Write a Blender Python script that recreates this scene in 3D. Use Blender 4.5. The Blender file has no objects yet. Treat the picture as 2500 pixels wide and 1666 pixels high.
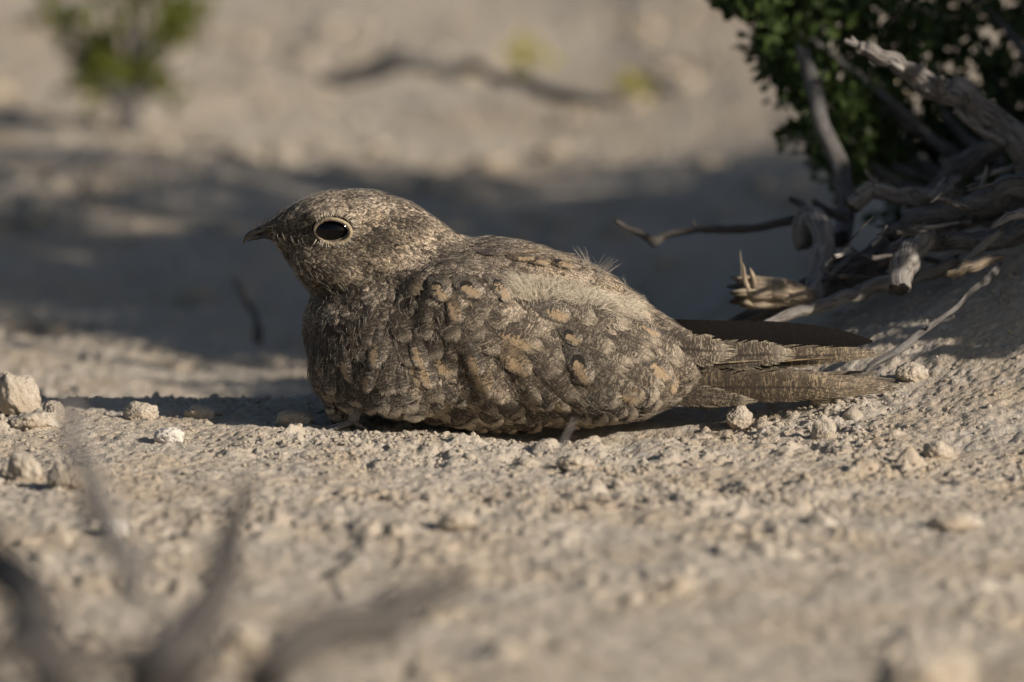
import bpy, math, random
import numpy as np
from mathutils import Vector, Matrix
from mathutils.bvhtree import BVHTree

random.seed(7)
RNG = np.random.default_rng(7)
SC = bpy.context.scene
COL = SC.collection

# ------------------------------------------------------------------ camera
PITCH = math.radians(8.0)
LENS, SENSOR = 400.0, 36.0
FPX = 2500 * LENS / SENSOR
S = 0.0001584                       # metres per photo pixel at the bird
DIST = FPX * S
FW = np.array([0, math.cos(PITCH), -math.sin(PITCH)])
UP = np.array([0, math.sin(PITCH), math.cos(PITCH)])
RT = np.array([1.0, 0, 0])
CAM = -DIST * FW - (1280 - 1250) * S * RT + (1030 - 833) * S * UP
cam_data = bpy.data.cameras.new("camera")
cam = bpy.data.objects.new("camera", cam_data)
COL.objects.link(cam)
cam.location = CAM.tolist()
cam.rotation_euler = (math.pi / 2 - PITCH, 0, 0)
cam_data.lens = LENS
cam_data.sensor_width = SENSOR
cam_data.clip_start = 0.05
cam_data.clip_end = 500
cam_data.dof.use_dof = True
cam_data.dof.focus_distance = DIST - 0.025
cam_data.dof.aperture_fstop = 8.0
cam_data.dof.aperture_blades = 0
SC.camera = cam

# ------------------------------------------------------------------ light
SUN_EL, SUN_TOCAM = math.radians(25), math.radians(33)
SD = Vector((math.cos(SUN_EL) * math.cos(SUN_TOCAM), -math.cos(SUN_EL) * math.sin(SUN_TOCAM), math.sin(SUN_EL)))
world = bpy.data.worlds.new("World")
SC.world = world
world.use_nodes = True
wt = world.node_tree
wt.nodes.clear()
wo = wt.nodes.new("ShaderNodeOutputWorld")
bg = wt.nodes.new("ShaderNodeBackground")
sky = wt.nodes.new("ShaderNodeTexSky")
sky.sky_type = 'NISHITA'
sky.sun_disc = False
sky.sun_elevation = SUN_EL
sky.sun_rotation = math.atan2(SD.x, SD.y)
sky.air_density = 1.0
sky.dust_density = 1.5
bg.inputs[1].default_value = 0.044
wt.links.new(sky.outputs[0], bg.inputs[0])
wt.links.new(bg.outputs[0], wo.inputs[0])
sun_data = bpy.data.lights.new("sun", 'SUN')
sun_data.energy = 4.2
sun_data.angle = math.radians(0.55)
sun_data.color = (1.0, 0.90, 0.78)
sun = bpy.data.objects.new("sun", sun_data)
COL.objects.link(sun)
sun.location = (3, -2, 3)
sun.rotation_euler = SD.to_track_quat('Z', 'Y').to_euler()

SC.view_settings.view_transform = 'Standard'
SC.view_settings.look = 'None'
SC.view_settings.gamma = 1.0
SC.view_settings.exposure = 0.51
SC.view_settings.use_curve_mapping = False
SC.render.engine = 'CYCLES'
SC.cycles.use_denoising = True
SC.cycles.max_bounces = 6
SC.cycles.diffuse_bounces = 3
SC.cycles.transparent_max_bounces = 16
SC.cycles.use_adaptive_sampling = True
SC.cycles.adaptive_threshold = 0.01


# ------------------------------------------------------------------ noise
def _h(ix, iy, iz, seed):
    h = (ix.astype(np.int64) * 374761393 + iy.astype(np.int64) * 668265263 + iz.astype(np.int64) * 2147483647 + seed * 1274126177) & 0xFFFFFFFF
    h = ((h ^ (h >> 13)) * 1274126177) & 0xFFFFFFFF
    h = ((h ^ (h >> 16)) * 2246822519) & 0xFFFFFFFF
    return ((h ^ (h >> 15)) & 0xFFFFFF) / float(0x1000000)


def noise3(x, y, z, seed=0):
    x = np.asarray(x, float); y = np.asarray(y, float); z = np.asarray(z, float) + x * 0
    xi, yi, zi = np.floor(x), np.floor(y), np.floor(z)
    fx, fy, fz = x - xi, y - yi, z - zi
    u, v, w = (f * f * f * (f * (f * 6 - 15) + 10) for f in (fx, fy, fz))
    out = 0
    for a in (0, 1):
        for b in (0, 1):
            for c in (0, 1):
                k = _h(xi + a, yi + b, zi + c, seed)
                out = out + k * (u if a else 1 - u) * (v if b else 1 - v) * (w if c else 1 - w)
    return out * 2 - 1


def noise2(x, y, seed=0):
    xi, yi = np.floor(x), np.floor(y)
    fx, fy = x - xi, y - yi
    u = fx * fx * (3 - 2 * fx); v = fy * fy * (3 - 2 * fy)
    z = xi * 0
    a = _h(xi, yi, z, seed); b = _h(xi + 1, yi, z, seed); c = _h(xi, yi + 1, z, seed); d = _h(xi + 1, yi + 1, z, seed)
    return (a * (1 - u) * (1 - v) + b * u * (1 - v) + c * (1 - u) * v + d * u * v) * 2 - 1


def fbm2(x, y, seed=0, octv=4):
    t, a, f = 0, 1, 1
    for i in range(octv):
        t = t + a * noise2(x * f + 17.3 * i, y * f - 9.1 * i, seed + i)
        a *= .5; f *= 2.03
    return t / 1.9


def fbm3(x, y, z, seed=0, octv=3):
    t, a, f = 0, 1, 1
    for i in range(octv):
        t = t + a * noise3(x * f, y * f, z * f, seed + i)
        a *= .5; f *= 2.07
    return t / 1.75


def clods(x, y, cell, rmax, seed, prob=.8):
    """height of lumps scattered over cells (same unit as cell)"""
    wx = x + noise2(x / cell * 1.7, y / cell * 1.7, seed + 5) * cell * .28
    wy = y + noise2(x / cell * 1.7 + 31, y / cell * 1.7, seed + 6) * cell * .28
    gx, gy = wx / cell, wy / cell
    xi, yi = np.floor(gx), np.floor(gy)
    out = np.zeros_like(x)
    for a in (-1, 0, 1):
        for b in (-1, 0, 1):
            cx, cy = xi + a, yi + b
            z = cx * 0
            px = cx + _h(cx, cy, z, seed); py = cy + _h(cx, cy, z, seed + 1)
            r = (.25 + .75 * _h(cx, cy, z, seed + 2) ** 2) * rmax / cell
            on = _h(cx, cy, z, seed + 3) < prob
            d2 = ((gx - px) ** 2 + (gy - py) ** 2) / (r * r)
            hgt = np.where(on & (d2 < 1), (1 - d2) ** .6 * r, 0)
            out = np.maximum(out, hgt)
    return out * cell


def sm(a, b, x):
    t = np.clip((x - a) / (b - a), 0, 1)
    return t * t * (3 - 2 * t)


def macro(x, y):
    z = 0.0022 * noise2(x * 9 + 3, y * 7, 3) + 0.0010 * noise2(x * 30, y * 24, 4)
    crest = .052 + .012 * noise2(x * 14, x * 0 + 1, 12)
    z = z - .030 * sm(crest, crest + .16, y) * (1 - .6 * sm(.0, .16, x))
    # mound under the saltbush on the right
    d = np.sqrt(((x - .46) / .50) ** 2 + ((y - .26) / .50) ** 2)
    z = z + .118 * (1 - sm(0, 1, d))
    z = z + .022 * (1 - sm(0, 1, np.sqrt((x - .24) ** 2 + (y - .15) ** 2) / .19))
    # bank in the back on the left
    d = (y - (.82 - .9 * (x + .1))) / .12
    z = z + .016 * np.exp(-d * d) * (1 - sm(-.02, .10, x))
    z = z + .012 * fbm2(x * 5, y * 3.3, 21, 3) * sm(.3, .8, y)
    # hollow scraped under the bird
    z = z - .007 * np.exp(-(((x - .035) / .055) ** 2 + ((y + .018) / .024) ** 2))
    z = z + .0035 * np.exp(-(((x - .02) / .08) ** 2 + ((y + .075) / .018) ** 2))
    return z


def ground_h(x, y, fine=True):
    x = np.asarray(x, float); y = np.asarray(y, float)
    z = macro(x, y)
    if fine:
        near = 1 - sm(2.5, 5, np.abs(y)) * 0
        patch = .16 + 1.08 * sm(-.25, .65, noise2(x * 24, y * 15, 77) + .5 * noise2(x * 70, y * 50, 78))
        under = 1 - .75 * np.exp(-(((x - .01) / .075) ** 2 + ((y - .01) / .028) ** 2))
        f = clods(x, y, .024, .0080, 101, .30) * .55 * patch + clods(x, y, .0098, .0042, 201, .34) * .65 * patch + clods(x, y, .0041, .0023, 301, .5) * .6 * (.3 + .7 * patch)
        f = f + .0018 * np.abs(fbm2(x * 230, y * 215, 31, 3)) * (.35 + .75 * patch) + .0019 * fbm2(x * 85, y * 62, 41, 3) + .0007 * noise2(x * 560, y * 530, 51)
        f = f - .0022 * sm(.35, .75, noise2(x * 150, y * 120, 61)) * patch
        z = z + f * under * near
    return z


def proj(p):
    """photo pixel of a point"""
    v = np.asarray(p, float) - CAM
    d = v @ FW
    return 1250 + FPX * (v @ RT) / d, 833 - FPX * (v @ UP) / d


def P(px, py, Y):
    d = FW * FPX + RT * (px - 1250) + UP * (833 - py)
    t = (Y - CAM[1]) / d[1]
    return CAM + d * t


def G(px, py):
    d = FW * FPX + RT * (px - 1250) + UP * (833 - py)
    d = d / np.linalg.norm(d)
    t = np.arange(3.0, 9.0, .001)
    pts = CAM[None] + d[None] * t[:, None]
    hit = np.nonzero(pts[:, 2] < macro(pts[:, 0], pts[:, 1]))[0]
    return pts[hit[0]] if len(hit) else pts[-1]


# ------------------------------------------------------------------ mesh helpers
def mesh_np(name, verts, faces, mat=None, parent=None, attrs=None, smooth=True, link=True):
    verts = np.ascontiguousarray(verts, dtype=np.float32)
    me = bpy.data.meshes.new(name)
    if isinstance(faces, np.ndarray):
        k = faces.shape[1]
        me.vertices.add(len(verts)); me.vertices.foreach_set("co", verts.ravel())
        me.loops.add(faces.size); me.loops.foreach_set("vertex_index", faces.astype(np.int32).ravel())
        me.polygons.add(len(faces))
        me.polygons.foreach_set("loop_start", np.arange(0, faces.size, k, dtype=np.int32))
        me.update(calc_edges=True)
        me.validate()
    else:
        me.from_pydata(verts.tolist(), [], faces)
        me.update()
    if attrs:
        for an, (typ, arr) in attrs.items():
            at = me.attributes.new(an, typ, 'POINT')
            at.data.foreach_set('color' if typ == 'FLOAT_COLOR' else 'vector' if typ == 'FLOAT_VECTOR' else 'value', np.ascontiguousarray(arr, dtype=np.float32).ravel())
    if smooth:
        me.polygons.foreach_set("use_smooth", np.ones(len(me.polygons), dtype=bool))
    if mat:
        me.materials.append(mat)
    if not link:
        return me
    o = bpy.data.objects.new(name, me)
    COL.objects.link(o)
    if parent:
        o.parent = parent
        o.matrix_parent_inverse = Matrix.Translation(parent.location).inverted()
    return o


def tag(o, label=None, cat=None, group=None, kind=None):
    if label: o['label'] = label
    if cat: o['category'] = cat
    if group: o['group'] = group
    if kind: o['kind'] = kind
    return o


def empty(name, loc):
    o = bpy.data.objects.new(name, None)
    o.empty_display_size = .02
    o.location = [float(c) for c in loc]
    COL.objects.link(o)
    return o


class Bag:
    """collects vertices and equal-sided faces"""
    def __init__(s): s.v = []; s.f = []; s.n = 0; s.a = {}
    def add(s, v, f, **a):
        v = np.asarray(v, float)
        s.v.append(v); s.f.append(np.asarray(f) + s.n); s.n += len(v)
        for k, q in a.items(): s.a.setdefault(k, []).append(q)
    def build(s, name, mat, parent=None, types=None, **k):
        at = {n: (types[n], np.concatenate(q)) for n, q in s.a.items()} if types else None
        return mesh_np(name, np.concatenate(s.v), np.concatenate(s.f), mat, parent, at, **k)


# ------------------------------------------------------------------ materials
class NT:
    def __init__(s, name):
        s.m = bpy.data.materials.new(name); s.m.use_nodes = True
        s.t = s.m.node_tree; s.t.nodes.clear()
        s.out = s.t.nodes.new("ShaderNodeOutputMaterial")
        s.bsdf = s.t.nodes.new("ShaderNodeBsdfPrincipled")
        s.t.links.new(s.bsdf.outputs[0], s.out.inputs[0])
    def n(s, typ, **kw):
        nd = s.t.nodes.new(typ)
        for k, v in kw.items():
            if k == 'ins':
                for i, val in v.items(): s.set(nd.inputs[i], val)
            else: setattr(nd, k, v)
        return nd
    def set(s, sock, val):
        if hasattr(val, 'is_output') or isinstance(val, bpy.types.NodeSocket): s.t.links.new(val, sock)
        else: sock.default_value = val
    def math(s, op, a, b=None, c=None, clamp=False):
        nd = s.n("ShaderNodeMath", operation=op, use_clamp=clamp)
        s.set(nd.inputs[0], a)
        if b is not None: s.set(nd.inputs[1], b)
        if c is not None: s.set(nd.inputs[2], c)
        return nd.outputs[0]
    def step(s, v, a, b):
        nd = s.n("ShaderNodeMapRange", interpolation_type='SMOOTHSTEP')
        s.set(nd.inputs[0], v); s.set(nd.inputs[1], a); s.set(nd.inputs[2], b)
        return nd.outputs[0]
    def lin(s, v, a, b, c, d):
        nd = s.n("ShaderNodeMapRange")
        for i, q in enumerate((v, a, b, c, d)): s.set(nd.inputs[i], q)
        return nd.outputs[0]
    def mix(s, f, a, b, blend='MIX'):
        nd = s.n("ShaderNodeMix", data_type='RGBA', blend_type=blend)
        s.set(nd.inputs[0], f); s.set(nd.inputs[6], a); s.set(nd.inputs[7], b)
        return nd.outputs[2]
    def noise(s, vec, scale, detail=2, rough=.5, dist=0):
        nd = s.n("ShaderNodeTexNoise")
        if vec is not None: s.set(nd.inputs['Vector'], vec)
        s.set(nd.inputs['Scale'], scale); s.set(nd.inputs['Detail'], detail); s.set(nd.inputs['Roughness'], rough); s.set(nd.inputs['Distortion'], dist)
        return nd.outputs[0]
    def pos(s): return s.n("ShaderNodeTexCoord").outputs['Object']
    def attr(s, name, out='Vector'): return s.n("ShaderNodeAttribute", attribute_name=name).outputs[out]
    def vmul(s, v, k):
        nd = s.n("ShaderNodeVectorMath", operation='MULTIPLY'); s.set(nd.inputs[0], v); nd.inputs[1].default_value = k
        return nd.outputs[0]
    def bump(s, h, dist, strength=1.0):
        nd = s.n("ShaderNodeBump"); s.set(nd.inputs['Height'], h); nd.inputs['Distance'].default_value = dist; nd.inputs['Strength'].default_value = strength
        s.t.links.new(nd.outputs[0], s.bsdf.inputs['Normal'])
    def col(s, c): s.set(s.bsdf.inputs['Base Color'], c)
    def p(s, **k):
        for a, b in k.items(): s.set(s.bsdf.inputs[a.replace('_', ' ')], b)


def c4(r, g, b): return (r, g, b, 1)


def soil_mat(name, base=(.445, .393, .325), warm=(.43, .355, .265), pale=(.58, .545, .49), local=False):
    t = NT(name); v = t.pos()
    big = t.noise(v, 18, 4, .6)
    mid = t.noise(v, 160, 4, .65)
    fin = t.noise(v, 1100, 3, .7)
    c = t.mix(t.step(big, .38, .68), c4(*base), c4(*warm))
    c = t.mix(t.math('MULTIPLY', t.step(mid, .52, .72), .55), c, c4(*pale))
    c = t.mix(t.math('MULTIPLY', t.step(mid, .46, .26), .35), c, c4(.27, .215, .15))
    c = t.mix(t.math('MULTIPLY', t.step(fin, .56, .72), .5), c, c4(.66, .62, .56))
    c = t.mix(t.math('MULTIPLY', t.step(fin, .42, .28), .45), c, c4(.20, .16, .115))
    t.col(c); t.p(Roughness=.95); t.bsdf.inputs['Specular IOR Level'].default_value = .15
    h = t.math('ADD', t.math('MULTIPLY', fin, .5), t.math('MULTIPLY', t.noise(v, 420, 4, .7), 1.0))
    t.bump(h, .0014, 1.0)
    return t.m


M_soil = soil_mat("pale crumbly desert soil")
M_clod = soil_mat("crumbly soil clod", (.44, .385, .31), (.41, .335, .245), (.54, .50, .43))
M_white = soil_mat("white limestone", (.66, .62, .56), (.60, .55, .48), (.75, .72, .67))
M_brown = soil_mat("brown earth clod", (.20, .14, .09), (.16, .11, .07), (.28, .21, .15))


def wood_mat(name, a, b, dark):
    t = NT(name); g = t.attr('grain')
    v1 = t.vmul(g, (1, 1, .09)); v2 = t.vmul(g, (1, 1, .25))
    n1 = t.noise(v1, 1500, 4, .65, .3); n2 = t.noise(v2, 350, 4, .6)
    n3 = t.noise(t.pos(), 90, 3, .6)
    c = t.mix(t.step(n2, .35, .68), c4(*a), c4(*b))
    c = t.mix(t.math('MULTIPLY', t.step(n1, .50, .36), .8), c, c4(*dark))
    c = t.mix(t.math('MULTIPLY', t.step(n3, .52, .72), .45), c, c4(*[q * .55 for q in a]))
    t.col(c); t.p(Roughness=.85); t.bsdf.inputs['Specular IOR Level'].default_value = .25
    t.bump(t.math('ADD', n1, t.math('MULTIPLY', n2, .8)), .0012, .9)
    return t.m


M_wood = wood_mat("weathered grey wood", (.20, .182, .165), (.32, .295, .27), (.035, .031, .028))
M_wood_dark = wood_mat("dark grey bark", (.10, .094, .088), (.185, .175, .165), (.025, .023, .021))
M_wood_tan = wood_mat("tan broken wood", (.30, .235, .165), (.42, .345, .255), (.06, .045, .03))
M_twig = wood_mat("dark thin twig", (.085, .076, .068), (.135, .122, .11), (.025, .022, .02))


def leaf_mat(name, a, b, trans=.25, rough=.5):
    t = NT(name)
    r = t.n("ShaderNodeNewGeometry").outputs['Random Per Island']
    c = t.mix(r, c4(*a), c4(*b))
    c = t.mix(t.math('MULTIPLY', t.step(t.noise(t.pos(), 300, 3), .5, .7), .35), c, c4(a[0] * 1.9, a[1] * 1.7, a[2] * 1.3))
    t.col(c); t.p(Roughness=rough)
    t.bsdf.inputs['Specular IOR Level'].default_value = .3
    tr = t.n("ShaderNodeBsdfTranslucent"); t.set(tr.inputs[0], c)
    mx = t.n("ShaderNodeMixShader"); mx.inputs[0].default_value = trans
    t.t.links.new(t.bsdf.outputs[0], mx.inputs[1]); t.t.links.new(tr.outputs[0], mx.inputs[2])
    t.t.links.new(mx.outputs[0], t.out.inputs[0])
    return t.m


M_leaf = leaf_mat("saltbush leaf", (.035, .062, .018), (.060, .088, .022), .15)
M_leaf_seed = leaf_mat("seedling leaf", (.085, .11, .018), (.18, .19, .04), .4)
M_leaf_yellow = leaf_mat("yellow seedling leaf", (.38, .36, .06), (.46, .42, .10), .3)

# ------------------------------------------------------------------ ground sheet
def axis(segs):
    out = [segs[0][0]]
    for a, b, s0, s1 in segs:
        x = a
        while x < b - 1e-9:
            f = (x - a) / (b - a)
            x = min(b, x + s0 * (s1 / s0) ** f)
            out.append(x)
    return np.array(out)


gx = axis([(-60, -.34, 8, .02), (-.34, -.215, .006, .0012), (-.215, .225, .0010, .0010), (.225, .40, .0012, .008), (.40, 60, .02, 8)])
gy = axis([(-60, -1.15, 8, .03), (-1.15, -.75, .008, .0028), (-.75, -.18, .0024, .0010), (-.18, .12, .0009, .0010), (.12, .5, .0014, .0030), (.5, 1.7, .0036, .0070), (1.7, 60, .02, 8)])
XX, YY = np.meshgrid(gx, gy)
ZZ = ground_h(XX.ravel(), YY.ravel())
nx, ny = len(gx), len(gy)
idx = np.arange(nx * ny).reshape(ny, nx)
F = np.stack([idx[:-1, :-1], idx[:-1, 1:], idx[1:, 1:], idx[1:, :-1]], -1).reshape(-1, 4)
ground = mesh_np('ground', np.stack([XX.ravel(), YY.ravel(), ZZ], 1), F, M_soil)
tag(ground, 'pale sandy crumbly desert soil rising to a mound on the right', kind='structure')

# ------------------------------------------------------------------ clods and stones
def ico(sub):
    import bmesh
    bm = bmesh.new(); bmesh.ops.create_icosphere(bm, subdivisions=sub, radius=1)
    v = np.array([w.co[:] for w in bm.verts]); f = np.array([[w.index for w in q.verts] for q in bm.faces])
    bm.free(); return v, f


def lump(v, seed, rough=.35, flat=.75, facet=0.0):
    n = fbm3(v[:, 0] * 1.3 + seed * 3.1, v[:, 1] * 1.3, v[:, 2] * 1.3 - seed, seed, 4)
    r = 1 + rough * n
    w = v * r[:, None]
    if facet:
        rs = np.random.default_rng(seed)
        for k in range(9):                     # chop flat faces
            d = rs.normal(size=3); d /= np.linalg.norm(d)
            q = w @ d; lim = (.62 if facet < .8 else .42) + .25 * rs.random()
            over = np.maximum(q - lim, 0) * facet
            w = w - d[None] * over[:, None]
        w = w * (1 + .17 * fbm3(w[:, 0] * 3.3, w[:, 1] * 3.3, w[:, 2] * 3.3, seed + 9, 4) + .11 * np.abs(fbm3(w[:, 0] * 13, w[:, 1] * 13, w[:, 2] * 13, seed + 19, 3)))[:, None]
    w[:, 2] *= flat
    return w


T1 = [(lump(ico(2)[0] * (1 + .10 * np.random.default_rng(i).normal(size=(42, 1))), 40 + i, .75, .75), ico(2)[1]) for i in range(10)]
T0 = [(lump(ico(1)[0], 60 + i, .5, .8), ico(1)[1]) for i in range(8)]


def scatter(n, rmin, rmax, powr, tmpl, box, bag, sink=.25, seed=1, patchy=0):
    rs = np.random.default_rng(seed)
    x = rs.uniform(box[0], box[1], n); y = rs.uniform(box[2], box[3], n)
    if patchy:
        keep = rs.random(n) < (.15 + .85 * sm(-.15, .5, noise2(x * 24, y * 15, 77) + .5 * noise2(x * 70, y * 50, 78)))
        x, y = x[keep], y[keep]
    inb = (np.abs(x) < .085) & (np.abs(y) < .03)
    x, y = x[~inb], y[~inb]; n = len(x)
    z = ground_h(x, y)
    r = rmin + (rmax - rmin) * rs.random(n) ** powr
    for i in range(n):
        v, f = tmpl[rs.integers(len(tmpl))]
        a = rs.uniform(0, 6.28); ca, sa = math.cos(a), math.sin(a)
        st = rs.uniform(.75, 1.3, 3) * r[i]
        w = v * st
        w = np.stack([w[:, 0] * ca - w[:, 1] * sa, w[:, 0] * sa + w[:, 1] * ca, w[:, 2]], 1) + (x[i], y[i], z[i] + r[i] * (.6 - sink * 2))
        bag.add(w, f)


gb = Bag()
scatter(300, .0012, .0050, 3.2, T1, (-.26, .30, -.95, .40), gb, seed=11, patchy=1)
scatter(90, .0012, .0036, 3.0, T1, (-.25, .26, -.20, .06), gb, seed=12, patchy=1)
scatter(14000, .0004, .0013, 1.6, T0, (-.22, .24, -.22, .10), gb, seed=13, patchy=1)
scatter(900, .002, .010, 3.5, T0, (-.32, .35, .4, 1.7), gb, seed=14, patchy=1)
g = gb.build('gravel', M_clod)
tag(g, 'loose crumbs and small clods of soil strewn over the ground', 'gravel', kind='stuff')


def stone(px, py, wpx, hpx, label, mat=M_soil, seed=1, name='soil_clod', cat='clod', group=None, dpx=None, facet=.6, sub=5, sink=.42, yoff=0, rough=.35):
    """px,py = middle of its foot in the photo"""
    g = G(px, py); k = np.linalg.norm(g - CAM) / DIST
    w = wpx * S * k / 2; h = hpx * S * k; d = (dpx or wpx * .8) * S * k / 2
    v, f = ico(sub)
    q = lump(v, seed, rough, 1, facet)
    q = q / np.array([np.abs(q[:, 0]).max(), np.abs(q[:, 1]).max(), (q[:, 2].max() - q[:, 2].min()) / 2])
    q = q * (w, d, h / 2 * (1 + sink))
    o = mesh_np(name, q, f, mat)
    z0 = float(macro(g[0], g[1] + d))
    o.location = (g[0], g[1] + d * .9 + yoff, z0 + h / 2 * (1 - sink) + .0005)
    return tag(o, label, cat, group)


#@@STONES
stone(52, 1012, 122, 96, 'pale angular rock at the left edge, lit on its sunny face', M_soil, 3, 'rock', 'rock', facet=.9)
stone(75, 1055, 135, 42, 'low yellowish flat clod just below the pale angular rock', M_soil, 4, facet=.4)
stone(412, 1088, 78, 38, 'small white pebble on the soil left of the bird', M_white, 5, 'pebble', 'pebble', facet=.5)
stone(715, 1046, 105, 42, 'low rounded clod right in front of the breast of the bird', M_soil, 6, facet=.3)
stone(1803, 1050, 72, 56, 'round crumbly clod under the tail of the bird', M_soil, 7, facet=.25)
stone(2015, 1000, 78, 44, 'crumbly clod touching the underside of the tail', M_soil, 8, facet=.2)
stone(2225, 940, 90, 40, 'clod just behind the tip of the tail', M_soil, 9, facet=.25)
stone(2290, 1128, 84, 44, 'round clod casting a long shadow on the slope at right', M_soil, 10, facet=.25)
stone(2010, 1075, 66, 60, 'upright clod below the tail with a short dark shadow', M_soil, 11, facet=.3, dpx=45)
stone(1405, 1150, 100, 34, 'broad clod on the soil below the belly of the bird', M_soil, 12, facet=.3)
stone(1285, 1150, 70, 30, 'smaller clod to the left of the broad clod below the belly', M_soil, 13, facet=.3)
stone(490, 1030, 85, 34, 'flat stony crust piece behind the white pebble', M_soil, 14, facet=.5)
stone(340, 1028, 95, 40, 'pale flat clod halfway between the left rock and the bird', M_soil, 15, facet=.5)
stone(130, 1030, 58, 46, 'small grey clod to the right of the angular rock', M_soil, 16, facet=.4)
stone(60, 1185, 95, 70, 'blurred upright clod with a dark side near the left edge', M_soil, 17, facet=.3)
stone(170, 1200, 120, 60, 'blurred broad clod beside the dark sided clod at left', M_soil, 18, facet=.3)
stone(1115, 1295, 100, 44, 'blurred rounded clod below the middle of the bird', M_soil, 19, facet=.2)
stone(2270, 1745, 290, 140, 'large pale blurred rock at the bottom right corner', M_soil, 20, 'rock', 'rock', facet=.2)
stone(600, 1600, 120, 70, 'pale blurred stone between the dark foreground twigs', M_soil, 21, 'pebble', 'pebble', facet=.2)
stone(2330, 1300, 150, 40, 'blurred brownish clod on the slope at right', M_soil, 22, facet=.3)
stone(280, 1310, 80, 40, 'blurred pale clod beside the bent foreground twig', M_white, 23, facet=.3)
stone(1650, 185, 150, 34, 'dark brown blurred clod far behind, left of the saltbush', M_brown, 24, facet=.2, dpx=120)
stone(400, 370, 70, 26, 'sunlit clod at the foot of the green seedling', M_soil, 26, facet=.2)
stone(600, 395, 70, 22, 'sunlit clod on the far bank to the right of the seedling', M_soil, 27, facet=.2)
stone(440, 905, 90, 26, 'brownish blurred clod in the striped light behind the crest', M_soil, 28, facet=.2)

# ------------------------------------------------------------------ wood
def catmull(pts, n):
    pts = np.asarray(pts, float)
    p = np.vstack([2 * pts[0] - pts[1], pts, 2 * pts[-1] - pts[-2]])
    seg = len(pts) - 1
    out = []
    for t in np.linspace(0, seg, n):
        i = min(int(t), seg - 1); f = t - i
        a, b, c, d = p[i], p[i + 1], p[i + 2], p[i + 3]
        out.append(.5 * ((2 * b) + (c - a) * f + (2 * a - 5 * b + 4 * c - d) * f * f + (3 * b - a - 3 * c + d) * f ** 3))
    return np.array(out)


def tube(c, rad, sides=14, rough=.2, seed=1, jag=0.0, knots=()):
    """c (n,3) centre line, rad (n); returns verts, quads, grain"""
    n = len(c)
    tg = np.gradient(c, axis=0); tg /= np.linalg.norm(tg, axis=1)[:, None] + 1e-12
    nrm = np.cross(tg[0], [0.3, .1, 1]); nrm /= np.linalg.norm(nrm)
    s = np.concatenate([[0], np.cumsum(np.linalg.norm(np.diff(c, axis=0), axis=1))])
    th = np.linspace(0, 2 * math.pi, sides, endpoint=False)
    V, Gr = [], []
    rm = float(np.mean(rad))
    for i in range(n):
        nrm = nrm - tg[i] * (nrm @ tg[i]); nrm /= np.linalg.norm(nrm)
        b = np.cross(tg[i], nrm)
        cth, sth = np.cos(th), np.sin(th)
        sv = s[i] / rm
        q = noise3(cth * 2.6, sth * 2.6, th * 0 + sv * .12, seed) * .6 + noise3(cth * 5, sth * 5, th * 0 + sv * .25, seed + 3) * .4 + noise3(cth, sth, th * 0 + sv * .35, seed + 7) * .3
        r = rad[i] * (1 + rough * q)
        q = q + noise3(cth * 8, sth * 8, th * 0 + sv * .18, seed + 21) * .38 + noise3(cth * 3, sth * 3, th * 0 + sv * 2.2, seed + 31) * .05
        for (ks, kt, ka) in knots:
            r = r + rad[i] * ka * np.exp(-((s[i] / s[-1] - ks) * s[-1] / (rm * 1.1)) ** 2) * np.maximum(np.cos(th - kt), 0) ** 2
        off = 0
        if jag:
            e = min(i, n - 1 - i) / (n - 1)
            if i == 0 or i == n - 1:
                off = (noise3(cth * 3, sth * 3, th * 0, seed + 11) * jag * rad[i] * (1 if i else -1))
        V.append(c[i] + (nrm[None] * cth[:, None] + b[None] * sth[:, None]) * r[:, None] + (tg[i][None] * np.reshape(off, (-1, 1)) if jag and np.ndim(off) else 0))
        Gr.append(np.stack([cth * rm, sth * rm, th * 0 + s[i] + seed * .13], 1))
    V = np.concatenate(V); Gr = np.concatenate(Gr)
    i0 = np.arange(n - 1)[:, None] * sides; j = np.arange(sides)[None]; j2 = (j + 1) % sides
    Fq = np.stack([i0 + j, i0 + j2, i0 + sides + j2, i0 + sides + j], -1).reshape(-1, 4)
    # caps: centre vertex fans as degenerate-free quads
    V = np.vstack([V, c[0] + tg[0] * rad[0] * .15, c[-1] - tg[-1] * rad[-1] * .15])
    Gr = np.vstack([Gr, Gr[0] * 0, Gr[0] * 0])
    c0, c1 = n * sides, n * sides + 1
    jj = np.arange(0, sides, 2)
    Q0 = np.stack([np.full(len(jj), c0), (jj + 2) % sides, jj + 1, jj], -1)
    L = (n - 1) * sides
    Q1 = np.stack([np.full(len(jj), c1), L + jj, L + jj + 1, L + (jj + 2) % sides], -1)
    return V, np.concatenate([Fq, Q0, Q1]), Gr


GT = {'grain': 'FLOAT_VECTOR'}


def px_line(pts, n):
    w = np.array([list(P(a, b, y)) + [r * S * (1 + y / DIST)] for a, b, y, r in pts])
    c = catmull(w, n)
    return c[:, :3], np.maximum(c[:, 3], .00008)


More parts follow.
